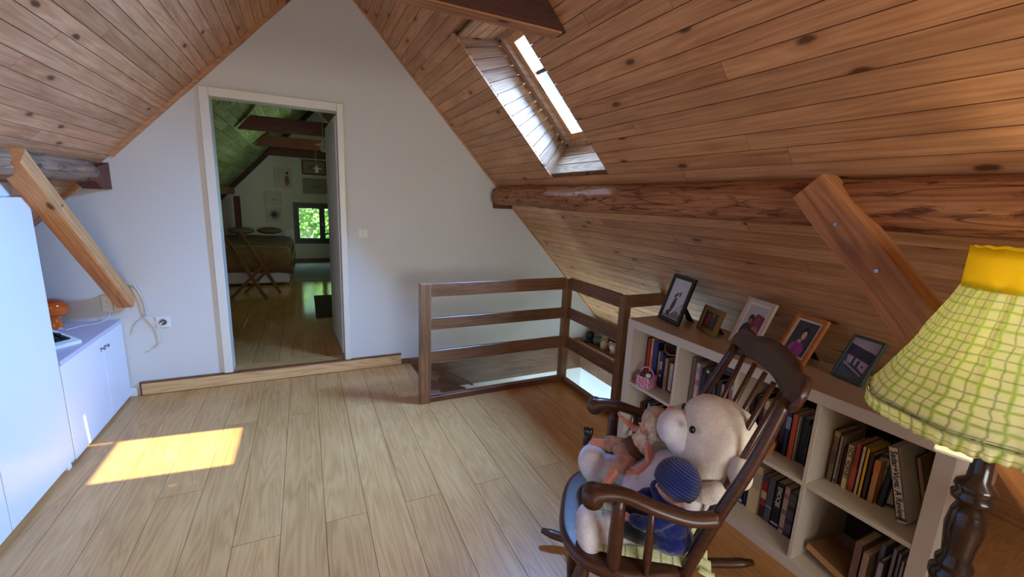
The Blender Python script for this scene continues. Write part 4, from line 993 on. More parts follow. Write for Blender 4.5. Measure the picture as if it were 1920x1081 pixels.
for sd in (-1, 1):
    turned(chl(0.20, sd*0.19, 0.36), chl(0.27, sd*0.225, rocker_z(0.27)+0.02), LEG)
    turned(chl(-0.06, sd*0.17, 0.36), chl(-0.17, sd*0.225, rocker_z(-0.17)+0.02), LEG)
    pts = [chl(-0.46+0.047*i, sd*0.23, rocker_z(-0.46+0.047*i)) for i in range(19)]
    g = G(); rs_ = [0.012 if i in (0, 18) else 0.021 for i in range(19)]
    g.tube(pts, rs_, 10, flat=0.8); g.obj('rocker', 'chair', t, smooth=True)
    turned(chl(0.235, sd*0.208, 0.2), chl(-0.12, sd*0.2, 0.2), [(0, .009), (0.5, .014), (1, .009)], 'stretcher')
    # back post from the seat through the arm to the crest
    pb = curve_pts([chl(-0.085, sd*0.205, 0.37), chl(-0.135, sd*0.245, 0.60), chl(-0.205, sd*0.245, 0.79), chl(-0.270, sd*0.222, 0.975)], 6)
    G().tube(pb, [0.019-0.004*i/len(pb) for i in range(len(pb))], 12).obj('back_post', 'chair', t, smooth=True)
    # arm: knob in front, sweeping back to the post
    pa = curve_pts([chl(0.215, sd*0.285, 0.635), chl(0.19, sd*0.283, 0.655), chl(0.12, sd*0.28, 0.66), chl(0.03, sd*0.285, 0.638), chl(-0.06, sd*0.28, 0.620), chl(-0.135, sd*0.262, 0.622)], 6)
    nn_ = len(pa); ra = [0.02+0.010*max(0, 1-abs(i-3)/8.0)+0.004 for i in range(nn_)]
    G().tube(pa, ra, 14, flat=0.8).obj('arm', 'chair', t, smooth=True)
    G().tube([chl(0.205, sd*0.262, 0.645), chl(0.205, sd*0.308, 0.645)], 0.030, 18).obj('arm_knob', 'chair', t, smooth=True)
    turned(chl(0.125, sd*0.245, 0.375), chl(0.13, sd*0.278, 0.65), [(0, .015), (0.15, .021), (0.5, .022), (0.8, .019), (1, .016)], 'arm_post')
    turned(chl(0.03, sd*0.245, 0.375), chl(0.04, sd*0.28, 0.635), [(0, .009), (0.3, .013), (0.6, .012), (1, .009)], 'arm_spindle')
turned(chl(0.245, -0.21, 0.14), chl(0.245, 0.21, 0.14), [(0, .009), (0.3, .013), (0.5, .02), (0.7, .013), (1, .009)], 'stretcher')
for i in range(5):
    l = -0.15+0.075*i; bow = 0.03*(1-(l/0.22)**2)
    turned(chl(-0.105, l*0.85, 0.375), chl(-0.265-bow, l*1.05, 0.965), [(0, .008), (0.3, .011), (0.6, .010), (1, .0075)], 'back_spindle', 10)
# crest: curved board with rounded ears
g = G(); n = 36; rings = []
for i in range(n+1):
    s = -1+2*i/n; l = s*0.265
    bow = 0.032*(1-s*s); a_ = abs(s)
    up_ = 0.118-0.016*a_-0.012*math.exp(-((a_-0.62)/0.13)**2)
    lo_ = -0.012+0.040*(1-s*s)+(0.020*((a_-0.8)/0.2)**2 if a_ > 0.8 else 0)
    if a_ > 0.84: q_ = math.sqrt(max(0.0, 1-((a_-0.84)/0.165)**2)); mid_ = 0.055; up_ = mid_+(up_-mid_)*q_; lo_ = mid_+(lo_-mid_)*max(q_, 0.55)
    base = chl(-0.262-bow, l*1.0, 0.945); tdir = V((-0.37, 0, 0.93))
    th = V((0.93, 0, 0.37))*0.010; e_ = 0.004
    p = []
    for w_, h_ in ((1, lo_+e_), (0.7, lo_), (-0.7, lo_), (-1, lo_+e_), (-1, (lo_*2+up_)/3), (-1, (lo_+up_*2)/3), (-1, up_-e_), (-0.7, up_), (0.7, up_), (1, up_-e_), (1, (lo_+up_*2)/3), (1, (lo_*2+up_)/3)): p.append(base+tdir*h_+th*w_)
    rings.append([g.bm.verts.new(q) for q in p])
for r0, r1 in zip(rings, rings[1:]):
    for k in range(12): g.bm.faces.new((r0[k], r0[(k+1) % 12], r1[(k+1) % 12], r1[k]))
g.bm.faces.new(rings[0][::-1]); g.bm.faces.new(rings[-1])
g.obj('crest_rail', 'chair', t, smooth=True)
# cushion
def _dummy(): pass
def uvgrid(fn, nu, nv, name, mat, parent=None, smooth=True, th=None, **k):
    me = bpy.data.meshes.new(name); bm = bmesh.new(); uvl = bm.loops.layers.uv.new('UVMap')
    vv = [[bm.verts.new(fn(i/nu, j/nv)) for j in range(nv+1)] for i in range(nu+1)]
    for i in range(nu):
        for j in range(nv):
            f = bm.faces.new((vv[i][j], vv[i+1][j], vv[i+1][j+1], vv[i][j+1]))
            for lp, (a, b) in zip(f.loops, ((i, j), (i+1, j), (i+1, j+1), (i, j+1))): lp[uvl].uv = (a/nu, b/nv)
            f.smooth = smooth
    bmesh.ops.remove_doubles(bm, verts=bm.verts[:], dist=0.0003)
    bmesh.ops.recalc_face_normals(bm, faces=bm.faces[:])
    bm.to_mesh(me); bm.free(); me.materials.append(MT[mat])
    o = link(me, name, parent, **k)
    return o
t = thing('seat_cushion', 'green checked cushion on the rocking chair seat under the bear', 'cushion', CO+V((0, 0, 0.385)), (0, 0, YAW))
def cushf(sgn):
    def f(a, b):
        x, y = 2*a-1, 2*b-1
        e = (1-x**6)*(1-y**6)
        z = 0.022+sgn*0.022*max(0, e)**0.5+0.004*noise.noise(V((x*3, y*3, 1)))
        return V((0.045+x*0.172, y*0.215, z))
    return f
uvgrid(cushf(1), 24, 24, 'cover', 'cush', t); uvgrid(cushf(-1), 24, 24, 'cover', 'cush', t)
def ruf(a, b):
    x = -1+2*a; return V((-0.12-0.05*b, x*0.22+0.0, 0.02-0.02*b+0.012*b*math.sin(a*60)))
rf = uvgrid(ruf, 60, 4, 'ruffle', 'cush', t); 
for o in (rf,):
    md = o.modifiers.new('th', 'SOLIDIFY'); md.thickness = 0.0015

# ------------------------------------------------------------------ teddy bear
def rot(ax, deg): return M4.Rotation(math.radians(deg), 3, ax)
BO = CO+V((0, 0, 0.43))
def bl_(u, l, z): return V((u, -l, z-0.43))
t = thing('teddy_bear', 'big cream teddy bear leaning back in the rocking chair', 'teddy bear', BO, (0, 0, YAW))
BEAR = t
g = G()
g.ball(bl_(-0.185, 0.0, 0.715), (0.122, 0.138, 0.142), rot('Y', -15), 3)
g.ball(bl_(-0.145, 0.0, 0.69), (0.085, 0.125, 0.12), None, 3)
g.ball(bl_(-0.155, 0.0, 0.775), (0.082, 0.11, 0.09), None, 3)
g = blobify(g, 0.007, 4, 0.006, 14); g.obj('head', 'bear', t, smooth=True)
g = G(); g.ball(bl_(-0.048, 0.005, 0.742), (0.052, 0.062, 0.062), rot('Y', -20), 3); g.ball(bl_(-0.075, 0.005, 0.715), (0.055, 0.07, 0.07), None, 3)
g = blobify(g, 0.005, 4, 0.002, 20); g.obj('muzzle', 'bearw', t, smooth=True)
g = G(); g.ball(bl_(-0.035, 0.022, 0.789), (0.017, 0.021, 0.010), rot('Y', 35), 2); g.obj('nose', cm((226,136,138)), t, smooth=True)
for sd in (-1, 1):
    g = G(); g.ball(bl_(-0.083 if sd < 0 else -0.085, -0.092 if sd < 0 else 0.050, 0.788 if sd < 0 else 0.795), (0.010, 0.0105, 0.0125), None, 2); g.obj('eye', 'black', t, smooth=True)
    g = G(); g.ball(bl_(-0.215, -0.148, 0.70) if sd < 0 else bl_(-0.20, 0.12, 0.66), (0.034, 0.046, 0.052), rot('X', sd*20), 3); g = blobify(g, 0.006, 2, 0.003, 20); g.obj('ear', 'bear', t, smooth=True)
g = G(); g.ball(bl_(-0.075, 0.0, 0.53), (0.12, 0.13, 0.12), None, 3); g.ball(bl_(-0.03, 0.0, 0.50), (0.13, 0.13, 0.09), None, 3)
g = blobify(g, 0.007, 4, 0.006, 30); g.obj('blouse', 'blouse', t, smooth=True)
for sd in (-1, 1):
    # arm
    g = G()
    if sd < 0: g.limb([bl_(-0.10, -0.08, 0.58), bl_(-0.14, -0.12, 0.60), bl_(-0.165, -0.135, 0.618)], [0.034, 0.036, 0.034], 2)
    else: g.limb([bl_(-0.10, 0.10, 0.59), bl_(-0.05, 0.17, 0.56), bl_(0.02, 0.18, 0.53)], [0.045, 0.048, 0.042], 2)
    g = blobify(g, 0.006, 3, 0.004, 25); g.obj('arm', 'bear', t, smooth=True)
# near leg with upright foot, far leg with foot
g = G(); g.limb([bl_(-0.02, -0.10, 0.45), bl_(0.10, -0.145, 0.445), bl_(0.18, -0.16, 0.43)], [0.055, 0.048, 0.045], 2)
g.ball(bl_(0.200, -0.160, 0.428), (0.044, 0.062, 0.088), rot('Y', 12), 3); g = blobify(g, 0.006, 3, 0.004, 25); lg = g.obj('leg', 'bearw', t, smooth=True)
for dy, dz in ((-0.030, 0.0), (0.014, 0.022)):
    pts = [bl_(0.242+0.006*math.sin(a), -0.170+dy+0.015*math.cos(a), 0.448+dz+0.019*math.sin(a)) for a in [2*PI*k/18 for k in range(19)]]
    G().tube(pts, 0.0014, 5).obj('toe_stitching', cm((170,164,180)), lg)
g = G(); g.limb([bl_(-0.02, 0.09, 0.47), bl_(0.08, 0.12, 0.475), bl_(0.16, 0.13, 0.475)], [0.06, 0.055, 0.052], 2)
g.ball(bl_(0.195, 0.135, 0.478), (0.058, 0.062, 0.075), rot('Y', 20), 3); g = blobify(g, 0.006, 3, 0.004, 25); g.obj('leg', 'bearw', t, smooth=True)

# ------------------------------------------------------------------ dolls
t = thing('doll', 'blonde doll in a dusty rose dress sitting on the bear with one hand raised', 'doll', BO, (0, 0, YAW))
# body: one surface of torso, limbs and head
g = G()
hd = bl_(0.002, 0.065, 0.708)
g.ball(hd, (0.042, 0.042, 0.046), None, 3); g.ball(hd+V((0.034, 0.0, -0.012)), (0.014, 0.02, 0.022), None, 2)
g.ball(hd+V((0.045, 0.0, -0.004)), 0.006, None, 1)
g.limb([hd+V((0, 0, -0.035)), bl_(0.02, 0.075, 0.645), bl_(0.06, 0.085, 0.585)], [0.016, 0.034, 0.036], 2)
# raised arm (far side) with open hand
g.limb([bl_(0.015, 0.11, 0.65), bl_(0.055, 0.145, 0.64), bl_(0.09, 0.155, 0.66)], [0.018, 0.015, 0.011], 1)
g.ball(bl_(0.10, 0.155, 0.668), (0.012, 0.012, 0.007), rot('Y', -40), 2)
for i, (du, dl, dz, L_) in enumerate(((0.014, 0.011, 0.014, 1), (0.018, 0.004, 0.018, 1.1), (0.018, -0.004, 0.017, 1.05), (0.014, -0.011, 0.013, 0.9))):
    b = bl_(0.104, 0.155, 0.67); g.limb([b+V((du*.3, -dl*.8, dz*.3)), b+V((du*L_, -dl*1.3, dz*L_))], [0.0032, 0.0026], 1)
g.limb([bl_(0.098, 0.148, 0.668), bl_(0.096, 0.137, 0.682)], [0.0035, 0.003], 1)
# lowered arm (near side)
g.limb([bl_(0.02, 0.035, 0.645), bl_(0.015, -0.005, 0.60), bl_(0.055, -0.015, 0.565)], [0.018, 0.016, 0.012], 1)
g.ball(bl_(0.068, -0.012, 0.56), (0.013, 0.011, 0.007), None, 2)
for i in range(4):
    b = bl_(0.074, -0.020+0.006*i, 0.56); g.limb([b, b+V((0.015, 0.002*(1.5-i), -0.006))], [0.0032, 0.0026], 1)
g.limb([bl_(0.066, 0.0, 0.562), bl_(0.078, 0.006, 0.558)], [0.0035, 0.003], 1)
# legs
g.limb([bl_(0.075, 0.115, 0.575), bl_(0.15, 0.125, 0.572), bl_(0.222, 0.125, 0.575)], [0.026, 0.021, 0.014], 1)
g.limb([bl_(0.075, 0.055, 0.56), bl_(0.12, 0.02, 0.54), bl_(0.155, -0.02, 0.50)], [0.026, 0.023, 0.017], 1)
g = blobify(g, 0.0028, 1); g.obj('body', 'skin', t, smooth=True)
g = G(); g.ball(hd+V((-0.008, 0, 0.014)), (0.054, 0.056, 0.050), None, 3); g.ball(hd+V((-0.022, 0, -0.012)), (0.044, 0.053, 0.042), None, 3)
g.limb([hd+V((0.0, 0.036, 0.01)), hd+V((0.012, 0.046, -0.02)), hd+V((0.01, 0.04, -0.045))], [0.016, 0.015, 0.010], 2)
g.limb([hd+V((0.02, 0.02, 0.035)), hd+V((0.034, 0.032, 0.014))], [0.012, 0.009], 2)
g = blobify(g, 0.004, 2, 0.004, 60); g.obj('hair', 'hair', t, smooth=True)
for sd in (-1, 1): G().ball(hd+V((0.0365, sd*0.012, 0.002)), (0.003, 0.004, 0.004), None, 2).obj('eye', 'black', t, smooth=True)
G().ball(hd+V((0.041, 0, -0.02)), (0.003, 0.007, 0.002), None, 2).obj('mouth', cm((176,70,70)), t, smooth=True)
g = G(); g.limb([bl_(0.02, 0.075, 0.65), bl_(0.045, 0.08, 0.61)], [0.038, 0.04], 2); g.ball(bl_(0.018, 0.105, 0.652), 0.022, None, 2); g.ball(bl_(0.02, 0.045, 0.648), 0.02, None, 2)
g = blobify(g, 0.0035, 1, 0.004, 50); g.obj('bodice', 'dressl', t, smooth=True)
G().tube([bl_(0.043, 0.082, 0.612), bl_(0.066, 0.084, 0.59)], [0.042, 0.044], 18).obj('waistband', 'brownband', t, smooth=True)
g = G(); g.ball(bl_(0.085, 0.088, 0.575), (0.045, 0.052, 0.036), None, 3); g.limb([bl_(0.085, 0.11, 0.58), bl_(0.14, 0.122, 0.578)], [0.036, 0.031], 2); g.limb([bl_(0.08, 0.06, 0.565), bl_(0.115, 0.03, 0.545)], [0.034, 0.029], 2)
g = blobify(g, 0.0035, 1, 0.006, 60); g.obj('skirt', 'dress', t, smooth=True)
for p in ((0.225, 0.125, 0.592), ): 
    g = G(); g.ball(bl_(*p), (0.015, 0.018, 0.042), rot('Y', -18), 3); g.ball(bl_(p[0]+0.008, p[1], p[2]+0.022), (0.013, 0.017, 0.019), None, 2); g = blobify(g, 0.0028, 1); g.obj('shoe', 'black', t, smooth=True)
g = G()
for i in range(14):
    a = 2*PI*i/14; g.ball(bl_(0.022+0.026*math.cos(a), 0.072+0.030*math.sin(a), 0.672), (0.008, 0.008, 0.005), None, 1)
g = blobify(g, 0.0028, 1); g.obj('collar', 'blouse', t, smooth=True)
# blue doll
t = thing('doll', 'doll in a navy knitted hat and jumper at the near side of the bear', 'doll', BO, (0, 0, YAW))
hc = bl_(-0.048, -0.140, 0.640)
g = G(); g.ball(hc+V((0.012, 0, -0.022)), (0.046, 0.047, 0.05), None, 3); g.ball(hc+V((0.058, 0, -0.03)), 0.006, None, 1)
g.limb([hc+V((0, 0, -0.05)), hc+V((0, 0, -0.09))], [0.02, 0.03], 2)
g.limb([bl_(-0.005, -0.20, 0.545), bl_(0.045, -0.20, 0.515), bl_(0.075, -0.17, 0.505)], [0.014, 0.013, 0.010], 1)
for s_ in (0,):
    b = bl_(0.082, -0.165, 0.503); g.ball(b, (0.012, 0.011, 0.009), None, 2)
    for i in range(4):
        bb = b+V((0.006, 0.008-0.0055*i, 0.002)); g.limb([bb, bb+V((0.014, 0.001, 0.001)), bb+V((0.017, 0, -0.006))], [0.0034, 0.003, 0.0026], 1)
    g.limb([b+V((0, -0.008, 0.003)), b+V((0.010, -0.015, 0.006))], [0.0036, 0.003], 1)
g = blobify(g, 0.003, 1); g.obj('body', 'skin2', t, smooth=True)
for sd in (-1, 1): G().ball(hc+V((0.055, sd*0.015, -0.018)), (0.003, 0.005, 0.005), None, 2).obj('eye', 'black', t, smooth=True)
g = G(); n = 40
for i in range(14):
    a = -0.42+(PI/2+0.42)*i/13; r = 0.0625*math.cos(a); z = 0.0625*math.sin(a)
    if r < 0.004: r = 0.004
    g.tube([hc+V((r*math.cos(2*PI*k/n), r*1.0*math.sin(2*PI*k/n), z)) for k in range(n+1)], 0.0066, 8, cap=False)
g.ball(hc, 0.0615, None, 3); hat = g.obj('knitted_hat', 'navy', t, smooth=True)
hat.matrix_basis = M4.Translation(hc) @ M4.Rotation(math.radians(-28), 4, 'Y') @ M4.Rotation(math.radians(12), 4, 'X') @ M4.Translation(-hc)
g = G(); g.ball(bl_(-0.035, -0.155, 0.505), (0.06, 0.062, 0.07), None, 3); g.ball(bl_(-0.04, -0.155, 0.465), (0.072, 0.07, 0.05), None, 3)
g.limb([bl_(-0.02, -0.20, 0.555), bl_(0.03, -0.205, 0.52), bl_(0.066, -0.18, 0.508)], [0.026, 0.024, 0.021], 2)
g.limb([bl_(-0.02, -0.10, 0.555), bl_(0.03, -0.09, 0.54), bl_(0.05, -0.10, 0.53)], [0.024, 0.022, 0.018], 2)
g.limb([bl_(-0.01, -0.145, 0.575), bl_(0.005, -0.115, 0.59)], [0.028, 0.022], 2)
g = blobify(g, 0.004, 1, 0.003, 60); g.obj('jumper', 'navy', t, smooth=True)
g = G(); g.limb([bl_(-0.03, -0.175, 0.455), bl_(0.05, -0.18, 0.465), bl_(0.10, -0.165, 0.46)], [0.036, 0.032, 0.026], 2)
g.limb([bl_(-0.03, -0.135, 0.455), bl_(0.05, -0.13, 0.475), bl_(0.11, -0.115, 0.50)], [0.036, 0.03, 0.024], 2)
g = blobify(g, 0.004, 1); g.obj('trousers', 'navyd', t, smooth=True)

# ------------------------------------------------------------------ floor lamp
LX, LY = 1.337, 0.310
t = thing('floor_lamp', 'floor lamp with a green checked fabric shade and black turned wooden pole', 'lamp', (LX, LY, 0))
pr = [(0.15, 0), (0.155, 0.015), (0.12, 0.03), (0.05, 0.05), (0.03, 0.09), (0.045, 0.14), (0.024, 0.2), (0.022, 0.40), (0.038, 0.43), (0.026, 0.46), (0.022, 0.48), (0.03, 0.56), (0.034, 0.61), (0.040, 0.625), (0.040, 0.64), (0.030, 0.65), (0.034, 0.66), (0.034, 0.67), (0.026, 0.685), (0.030, 0.72), (0.034, 0.76), (0.030, 0.80), (0.022, 0.825), (0.036, 0.832), (0.038, 0.843), (0.030, 0.852), (0.036, 0.862), (0.034, 0.872), (0.020, 0.885), (0.018, 0.94), (0.018, 1.0), (0.012, 1.01), (0.012, 1.10)]
G().lathe(pr, n=24).obj('pole', 'pole', t, smooth=True)
G().lathe([(0.018, 1.10), (0.02, 1.12), (0.02, 1.15), (0.014, 1.155)], n=16).obj('bulb_holder', 'white', t, smooth=True)
me_, nt_, b_ = mat_new('lamp_bulb', (255,240,210)); b_.inputs['Emission Color'].default_value = (1, 0.82, 0.55, 1); b_.inputs['Emission Strength'].default_value = 40
MT['bulb'] = me_
G().ball((0, 0, 1.19), (0.028, 0.028, 0.034), None, 2).obj('bulb', 'bulb', t, smooth=True)
light('bulb_light', 'POINT', (LX, LY, 1.19), (0, 0, -1), 9, (1, 0.80, 0.52), shadow_soft_size=0.035)
def shade(a, b):
    th = 2*PI*a; top, bot = 1.325, 1.045
    s = b; r = 0.100+(0.222-0.100)*(s**1.0*0.86+0.14*s**3); z = top+(bot-top)*s
    fold = 0.0016*math.sin(th*22)*(1-s)**2+0.004*noise.noise(V((th*5, s*4, 0)))+0.002*noise.noise(V((th*17, s*9, 4)))
    # gathered between eight ribs
    r2 = r*(1-0.035*(1-abs(math.cos(th*4)))*s)+fold
    return V((r2*math.cos(th), r2*math.sin(th), z))
o = uvgrid(shade, 176, 16, 'shade_fabric', 'shade', t); m_ = o.modifiers.new('s', 'SOLIDIFY'); m_.thickness = 0.0012
def ruff(a, b):
    th = 2*PI*a; r = 0.222*(1-0.035*(1-abs(math.cos(th*4))))+0.004+0.006*b*math.sin(th*60)-0.006*b; z = 1.048-0.034*b+0.002*math.sin(th*60+1)*b
    return V((r*math.cos(th), r*math.sin(th), z))
o = uvgrid(ruff, 240, 4, 'ruffle', 'shade', o and t); m_ = o.modifiers.new('s', 'SOLIDIFY'); m_.thickness = 0.0012
for uvd in o.data.uv_layers[0].data: uvd.uv.y = uvd.uv.y*0.12+0.9
def band(a, b):
    th = 2*PI*a; r = 0.104+0.0004*math.sin(th*9); z = 1.315+0.085*b+0.0015*math.sin(th*18)*b
    return V((r*math.cos(th), r*math.sin(th), z))
o = uvgrid(band, 120, 4, 'top_band', 'yellow', t); m_ = o.modifiers.new('s', 'SOLIDIFY'); m_.thickness = 0.002
for i in range(8):
    th = 2*PI*i/8; G().tube([(0.093*math.cos(th), 0.093*math.sin(th), 1.325), (0.150*math.cos(th), 0.150*math.sin(th), 1.16), (0.208*math.cos(th), 0.208*math.sin(th), 1.045)], 0.0015, 6).obj('rib', 'cable', t)
G().tube([(0.217*math.cos(2*PI*k/48), 0.217*math.sin(2*PI*k/48), 1.047) for k in range(49)], 0.002, 6).obj('bottom_ring', 'metal', t)
G().box((-0.064, 0.032, 0.947), (0.030, 0.062, 0.009), M4.Rotation(0.25, 3, 'Z'), bev=0.004, seg=2).obj('switch_plate', 'casing', t)
G().tube([(-0.055, 0.02, 0.947), (-0.01, 0.0, 0.947)], 0.006, 8).obj('switch_arm', 'casing', t)

# things in the dark corner to the right of the bookcase
t = thing('side_table', 'low table with an orange wood top in the dark corner behind the lamp', 'table', (1.907, 0.145, 0), (0, 0, math.radians(27.8)))
G().box((0, 0, 0.688), (0.40, 0.45, 0.025), bev=0.004).obj('table_top', 'brace_l', t)
G().tube([(-0.08, -0.12, 0.03), (-0.08, -0.12, 0.676)], 0.03, 12).obj('pedestal', 'rail', t, smooth=True)
G().box((-0.08, -0.12, 0.015), (0.26, 0.26, 0.03), bev=0.005).obj('foot', 'rail', t)

# ------------------------------------------------------------------ bedroom beyond the doorway
g = G()
P_ = wall_prof(-2.4, -0.20, -0.1); g.poly(P_, 'xz', YF, YF+0.12)
g.poly([(-0.20, -0.1), (0.82, -0.1), (0.82, 0.46), (-0.20, 0.46)], 'xz', YF, YF+0.12)
g.poly([(-0.20, 1.26), (0.82, 1.26), (0.82, zr(0.82)), (XA, ZA), (-0.20, zl(-0.2))], 'xz', YF, YF+0.12)
g.poly(wall_prof(0.82, 2.9, -0.1), 'xz', YF, YF+0.12)
g.obj('wall_bedroom', 'wall', kind='structure')
t = thing('window_2', 'dark framed casement window in the far bedroom wall with green trees outside', None, (0, 0, 0), kind='structure')
def wb(x0, x1, z0, z1, nm='window_frame', mt='winfr', y=YF+0.04, d=0.06): return G().box(((x0+x1)/2, y, (z0+z1)/2), (x1-x0, d, z1-z0), bev=0.003).obj(nm, mt, t)
for a in ((-0.20, -0.15, 0.46, 1.26), (0.77, 0.82, 0.46, 1.26), (-0.15, 0.77, 0.46, 0.515), (-0.15, 0.77, 1.205, 1.26)): wb(*a)
for x0, x1 in ((-0.15, 0.31), (0.31, 0.77)):
    for a in ((x0, x0+0.05, 0.515, 1.205), (x1-0.05, x1, 0.515, 1.205), (x0+0.05, x1-0.05, 0.515, 0.57), (x0+0.05, x1-0.05, 1.15, 1.205)): wb(*a, nm='sash', y=YF+0.03, d=0.05)
    wb(x0+0.05, x1-0.05, 0.57, 1.15, 'pane', 'glass', YF+0.03, 0.004)
G().box((0.31, YF-0.02, 0.86), (0.015, 0.03, 0.09), bev=0.003).obj('window_handle', 'metal', t)
for a in ((-0.215, -0.20, 0.445, 1.275), (-0.20, 0.82, 0.445, 0.46)): wb(*a, nm='reveal_edge', mt='white', y=YF-0.002, d=0.012)
for i, (z0, y) in enumerate(((2.10, 5.70), (2.10, 7.55), (2.09, 9.25))):
    t = thing('collar_beam', ('red brown bedroom beam nearest the doorway', 'middle red brown bedroom beam', 'red brown bedroom beam against the far wall')[i], 'beam', (XA, y, z0), (0, 0, 0), 'bedroom collar beams')
    G().poly([(-0.83, 0.0), (0.83, 0.0), (0.70, 0.15), (-0.70, 0.15)], 'xz', -0.04, 0.04).obj('beam', 'redbeam', t)
for i, y in enumerate((4.9, 6.5, 8.0)):
    pass
slope_bar('trim_11', XA, -1.5, -1, YF-0.10, 0.10, 0.09, 'dkbeam')
G().box((-1.19, 6.7, 1.435), (0.14, 5.2, 0.13), bev=0.02).obj('roof_purlin', 'log_g', label='grey green beam along the left roof slope of the bedroom', cat='beam')
G().box((-1.08, 9.15, 0.72), (0.09, 0.09, 1.24), bev=0.008).obj('timber_post', 'redbeam', label='brown timber post behind the bed', cat='post')
G().box((0.2, YF-0.012, 0.135), (1.4, 0.024, 0.07), bev=0.002).obj('baseboard_bedroom', 'oakdk', kind='structure')
# bed
t = thing('bed', 'double bed under an olive brown bedspread in the bedroom', 'bed', (-1.0, 8.0, 0.1))
G().box((0, 0, 0.20), (1.5, 1.9, 0.34), bev=0.02).obj('valance', 'sheet', t)
def bsp(a, b):
    x = -0.9+1.8*a; y = -1.08+2.1*b
    fx = max(0, abs(x)-0.76)/0.14; fy = max(0, -(y)-0.95)/0.13; f = min(1, max(fx, fy))
    z = 0.50+0.06*math.cos(x*1.2)-f*0.36+0.012*noise.noise(V((x*4, y*4, 0)))
    xx = math.copysign(min(abs(x), 0.80), x); yy = max(y, -0.99)
    return V((xx+0.01*math.sin(y*14)*f, yy+0.012*math.sin(x*12)*f, z))
o = uvgrid(bsp, 48, 48, 'bedspread', 'bedspread', t); m_ = o.modifiers.new('s', 'SOLIDIFY'); m_.thickness = 0.015
def bst(a, b):
    p = bsp(0.02+0.96*a, 0.062+0.022*b); return p+V((0, 0, 0.012))
o = uvgrid(bst, 48, 3, 'stripe', 'bedtrim', t); m_ = o.modifiers.new('s', 'SOLIDIFY'); m_.thickness = 0.004
o = uvgrid(lambda a, b: bsp(0.945+0.022*b, 0.02+0.9*a)+V((0.012, 0, 0.012)), 48, 3, 'stripe', 'bedtrim', t); m_ = o.modifiers.new('s', 'SOLIDIFY'); m_.thickness = 0.004
for i, (x, y, c_) in enumerate(((0.0, 0.72, (120,104,88)), (0.42, 0.78, (104,90,78)))):
    g = G(); g.ball((0, 0, 0), (0.20, 0.12, 0.06), None, 3); g.obj('pillow', cm(c_), label=('brown pillow at the head of the bed', 'dark pillow beside the brown one on the bed')[i], cat='pillow', smooth=True, loc=(-1.0+x, 8.0+y, 0.1+0.66))
# folding chair beside the bed
t = thing('folding_chair', 'brown wooden folding chair with a slatted back beside the bed', 'chair', (-0.62, 6.35, 0.1), (0, 0, math.radians(-20)))
def bar(p0, p1, wd, th, nm, mt='rail'):
    p0, p1 = V(p0), V(p1); X = (p1-p0).normalized(); Yv = V((0, 1, 0)); Z = X.cross(Yv).normalized(); Yv = Z.cross(X)
    g = G(); g.box((0, 0, 0), ((p1-p0).length, wd, th), bev=0.002); o = g.obj(nm, mt, t)
    mm = M4.Identity(4); c_ = (p0+p1)/2
    for i in range(3): mm[i][0] = X[i]; mm[i][1] = Yv[i]; mm[i][2] = Z[i]; mm[i][3] = c_[i]
    o.matrix_basis = mm; return o
for y in (-0.2, 0.2):
    bar((-0.25, y, 0.82), (0.22, y, 0.0), 0.022, 0.04, 'leg'); bar((0.20, y*0.88, 0.44), (-0.22, y*0.88, 0.0), 0.022, 0.035, 'leg')
for i in range(5): bar((-0.14+0.075*i, -0.2, 0.44), (-0.14+0.075*i, 0.2, 0.44), 0.06, 0.015, 'seat_slat')
for i in range(6):
    z = 0.54+0.048*i; x = -0.25+(0.82-z)*0.573; bar((x, -0.19, z), (x, 0.19, z), 0.028, 0.012, 'back_slat', 'sheet')
# rugs
G().box((0.22, 8.25, 0.106), (0.85, 1.95, 0.012), bev=0.003).obj('rug', 'rug', label='grey blue rug on the bedroom floor below the window', cat='rug')
G().box((0.30, 5.58, 0.108), (0.48, 1.1, 0.015), bev=0.003).obj('rug', 'dkrug', label='dark brown mat on the bedroom floor beside the open door', cat='rug')
G().box((-0.30, YF-0.04, 0.60), (0.15, 0.06, 0.26), bev=0.008).obj('electric_heater', 'white', label='small white panel heater on the wall left of the bedroom window', cat='heater')
# pictures on the bedroom wall
def wallpic(label, x0, x1, z0, z1, frm, draw, bgc=(170,160,150)):
    t = thing('wall_picture', label, 'picture', ((x0+x1)/2, YF, (z0+z1)/2), (0, 0, 0), 'pictures on the bedroom wall'); w_, h_ = x1-x0, z1-z0; f = 0.025
    for a in ((-w_/2, -w_/2+f, -h_/2, h_/2), (w_/2-f, w_/2, -h_/2, h_/2), (-w_/2+f, w_/2-f, -h_/2, -h_/2+f), (-w_/2+f, w_/2-f, h_/2-f, h_/2)):
        G().box(((a[0]+a[1])/2, -0.012, (a[2]+a[3])/2), (a[1]-a[0], 0.024, a[3]-a[2]), bev=0.002).obj('moulding', frm, t)
    p = G().box((0, -0.006, 0), (w_-2*f, 0.008, h_-2*f)).obj('sheet', cm(bgc), t)
    for k_, (pts, c_) in enumerate(draw):
        g = G(); y = -0.0105-0.0003*k_; g.hexa([((u-0.5)*(w_-2*f), y, (v-0.5)*(h_-2*f)) for u, v in pts], [((u-0.5)*(w_-2*f), y-0.0004, (v-0.5)*(h_-2*f)) for u, v in pts]); g.obj('image_shape', cm(c_), p)
wallpic('framed picture of a standing pink figure on the bedroom wall', -0.473, -0.181, 1.52, 1.894, 'cream_f', [(ell(0.72,0.35,0.16,0.3), (130,80,84)), (ell(0.76,0.78,0.1,0.08), (40,30,34))], (190,180,176))
wallpic('pale framed sketch on the bedroom wall above the dark flower picture', -0.665, -0.371, 1.192, 1.446, 'cream_f', [(ell(0.55,0.4,0.3,0.06,14,-0.3), (150,146,144))], (196,188,186))
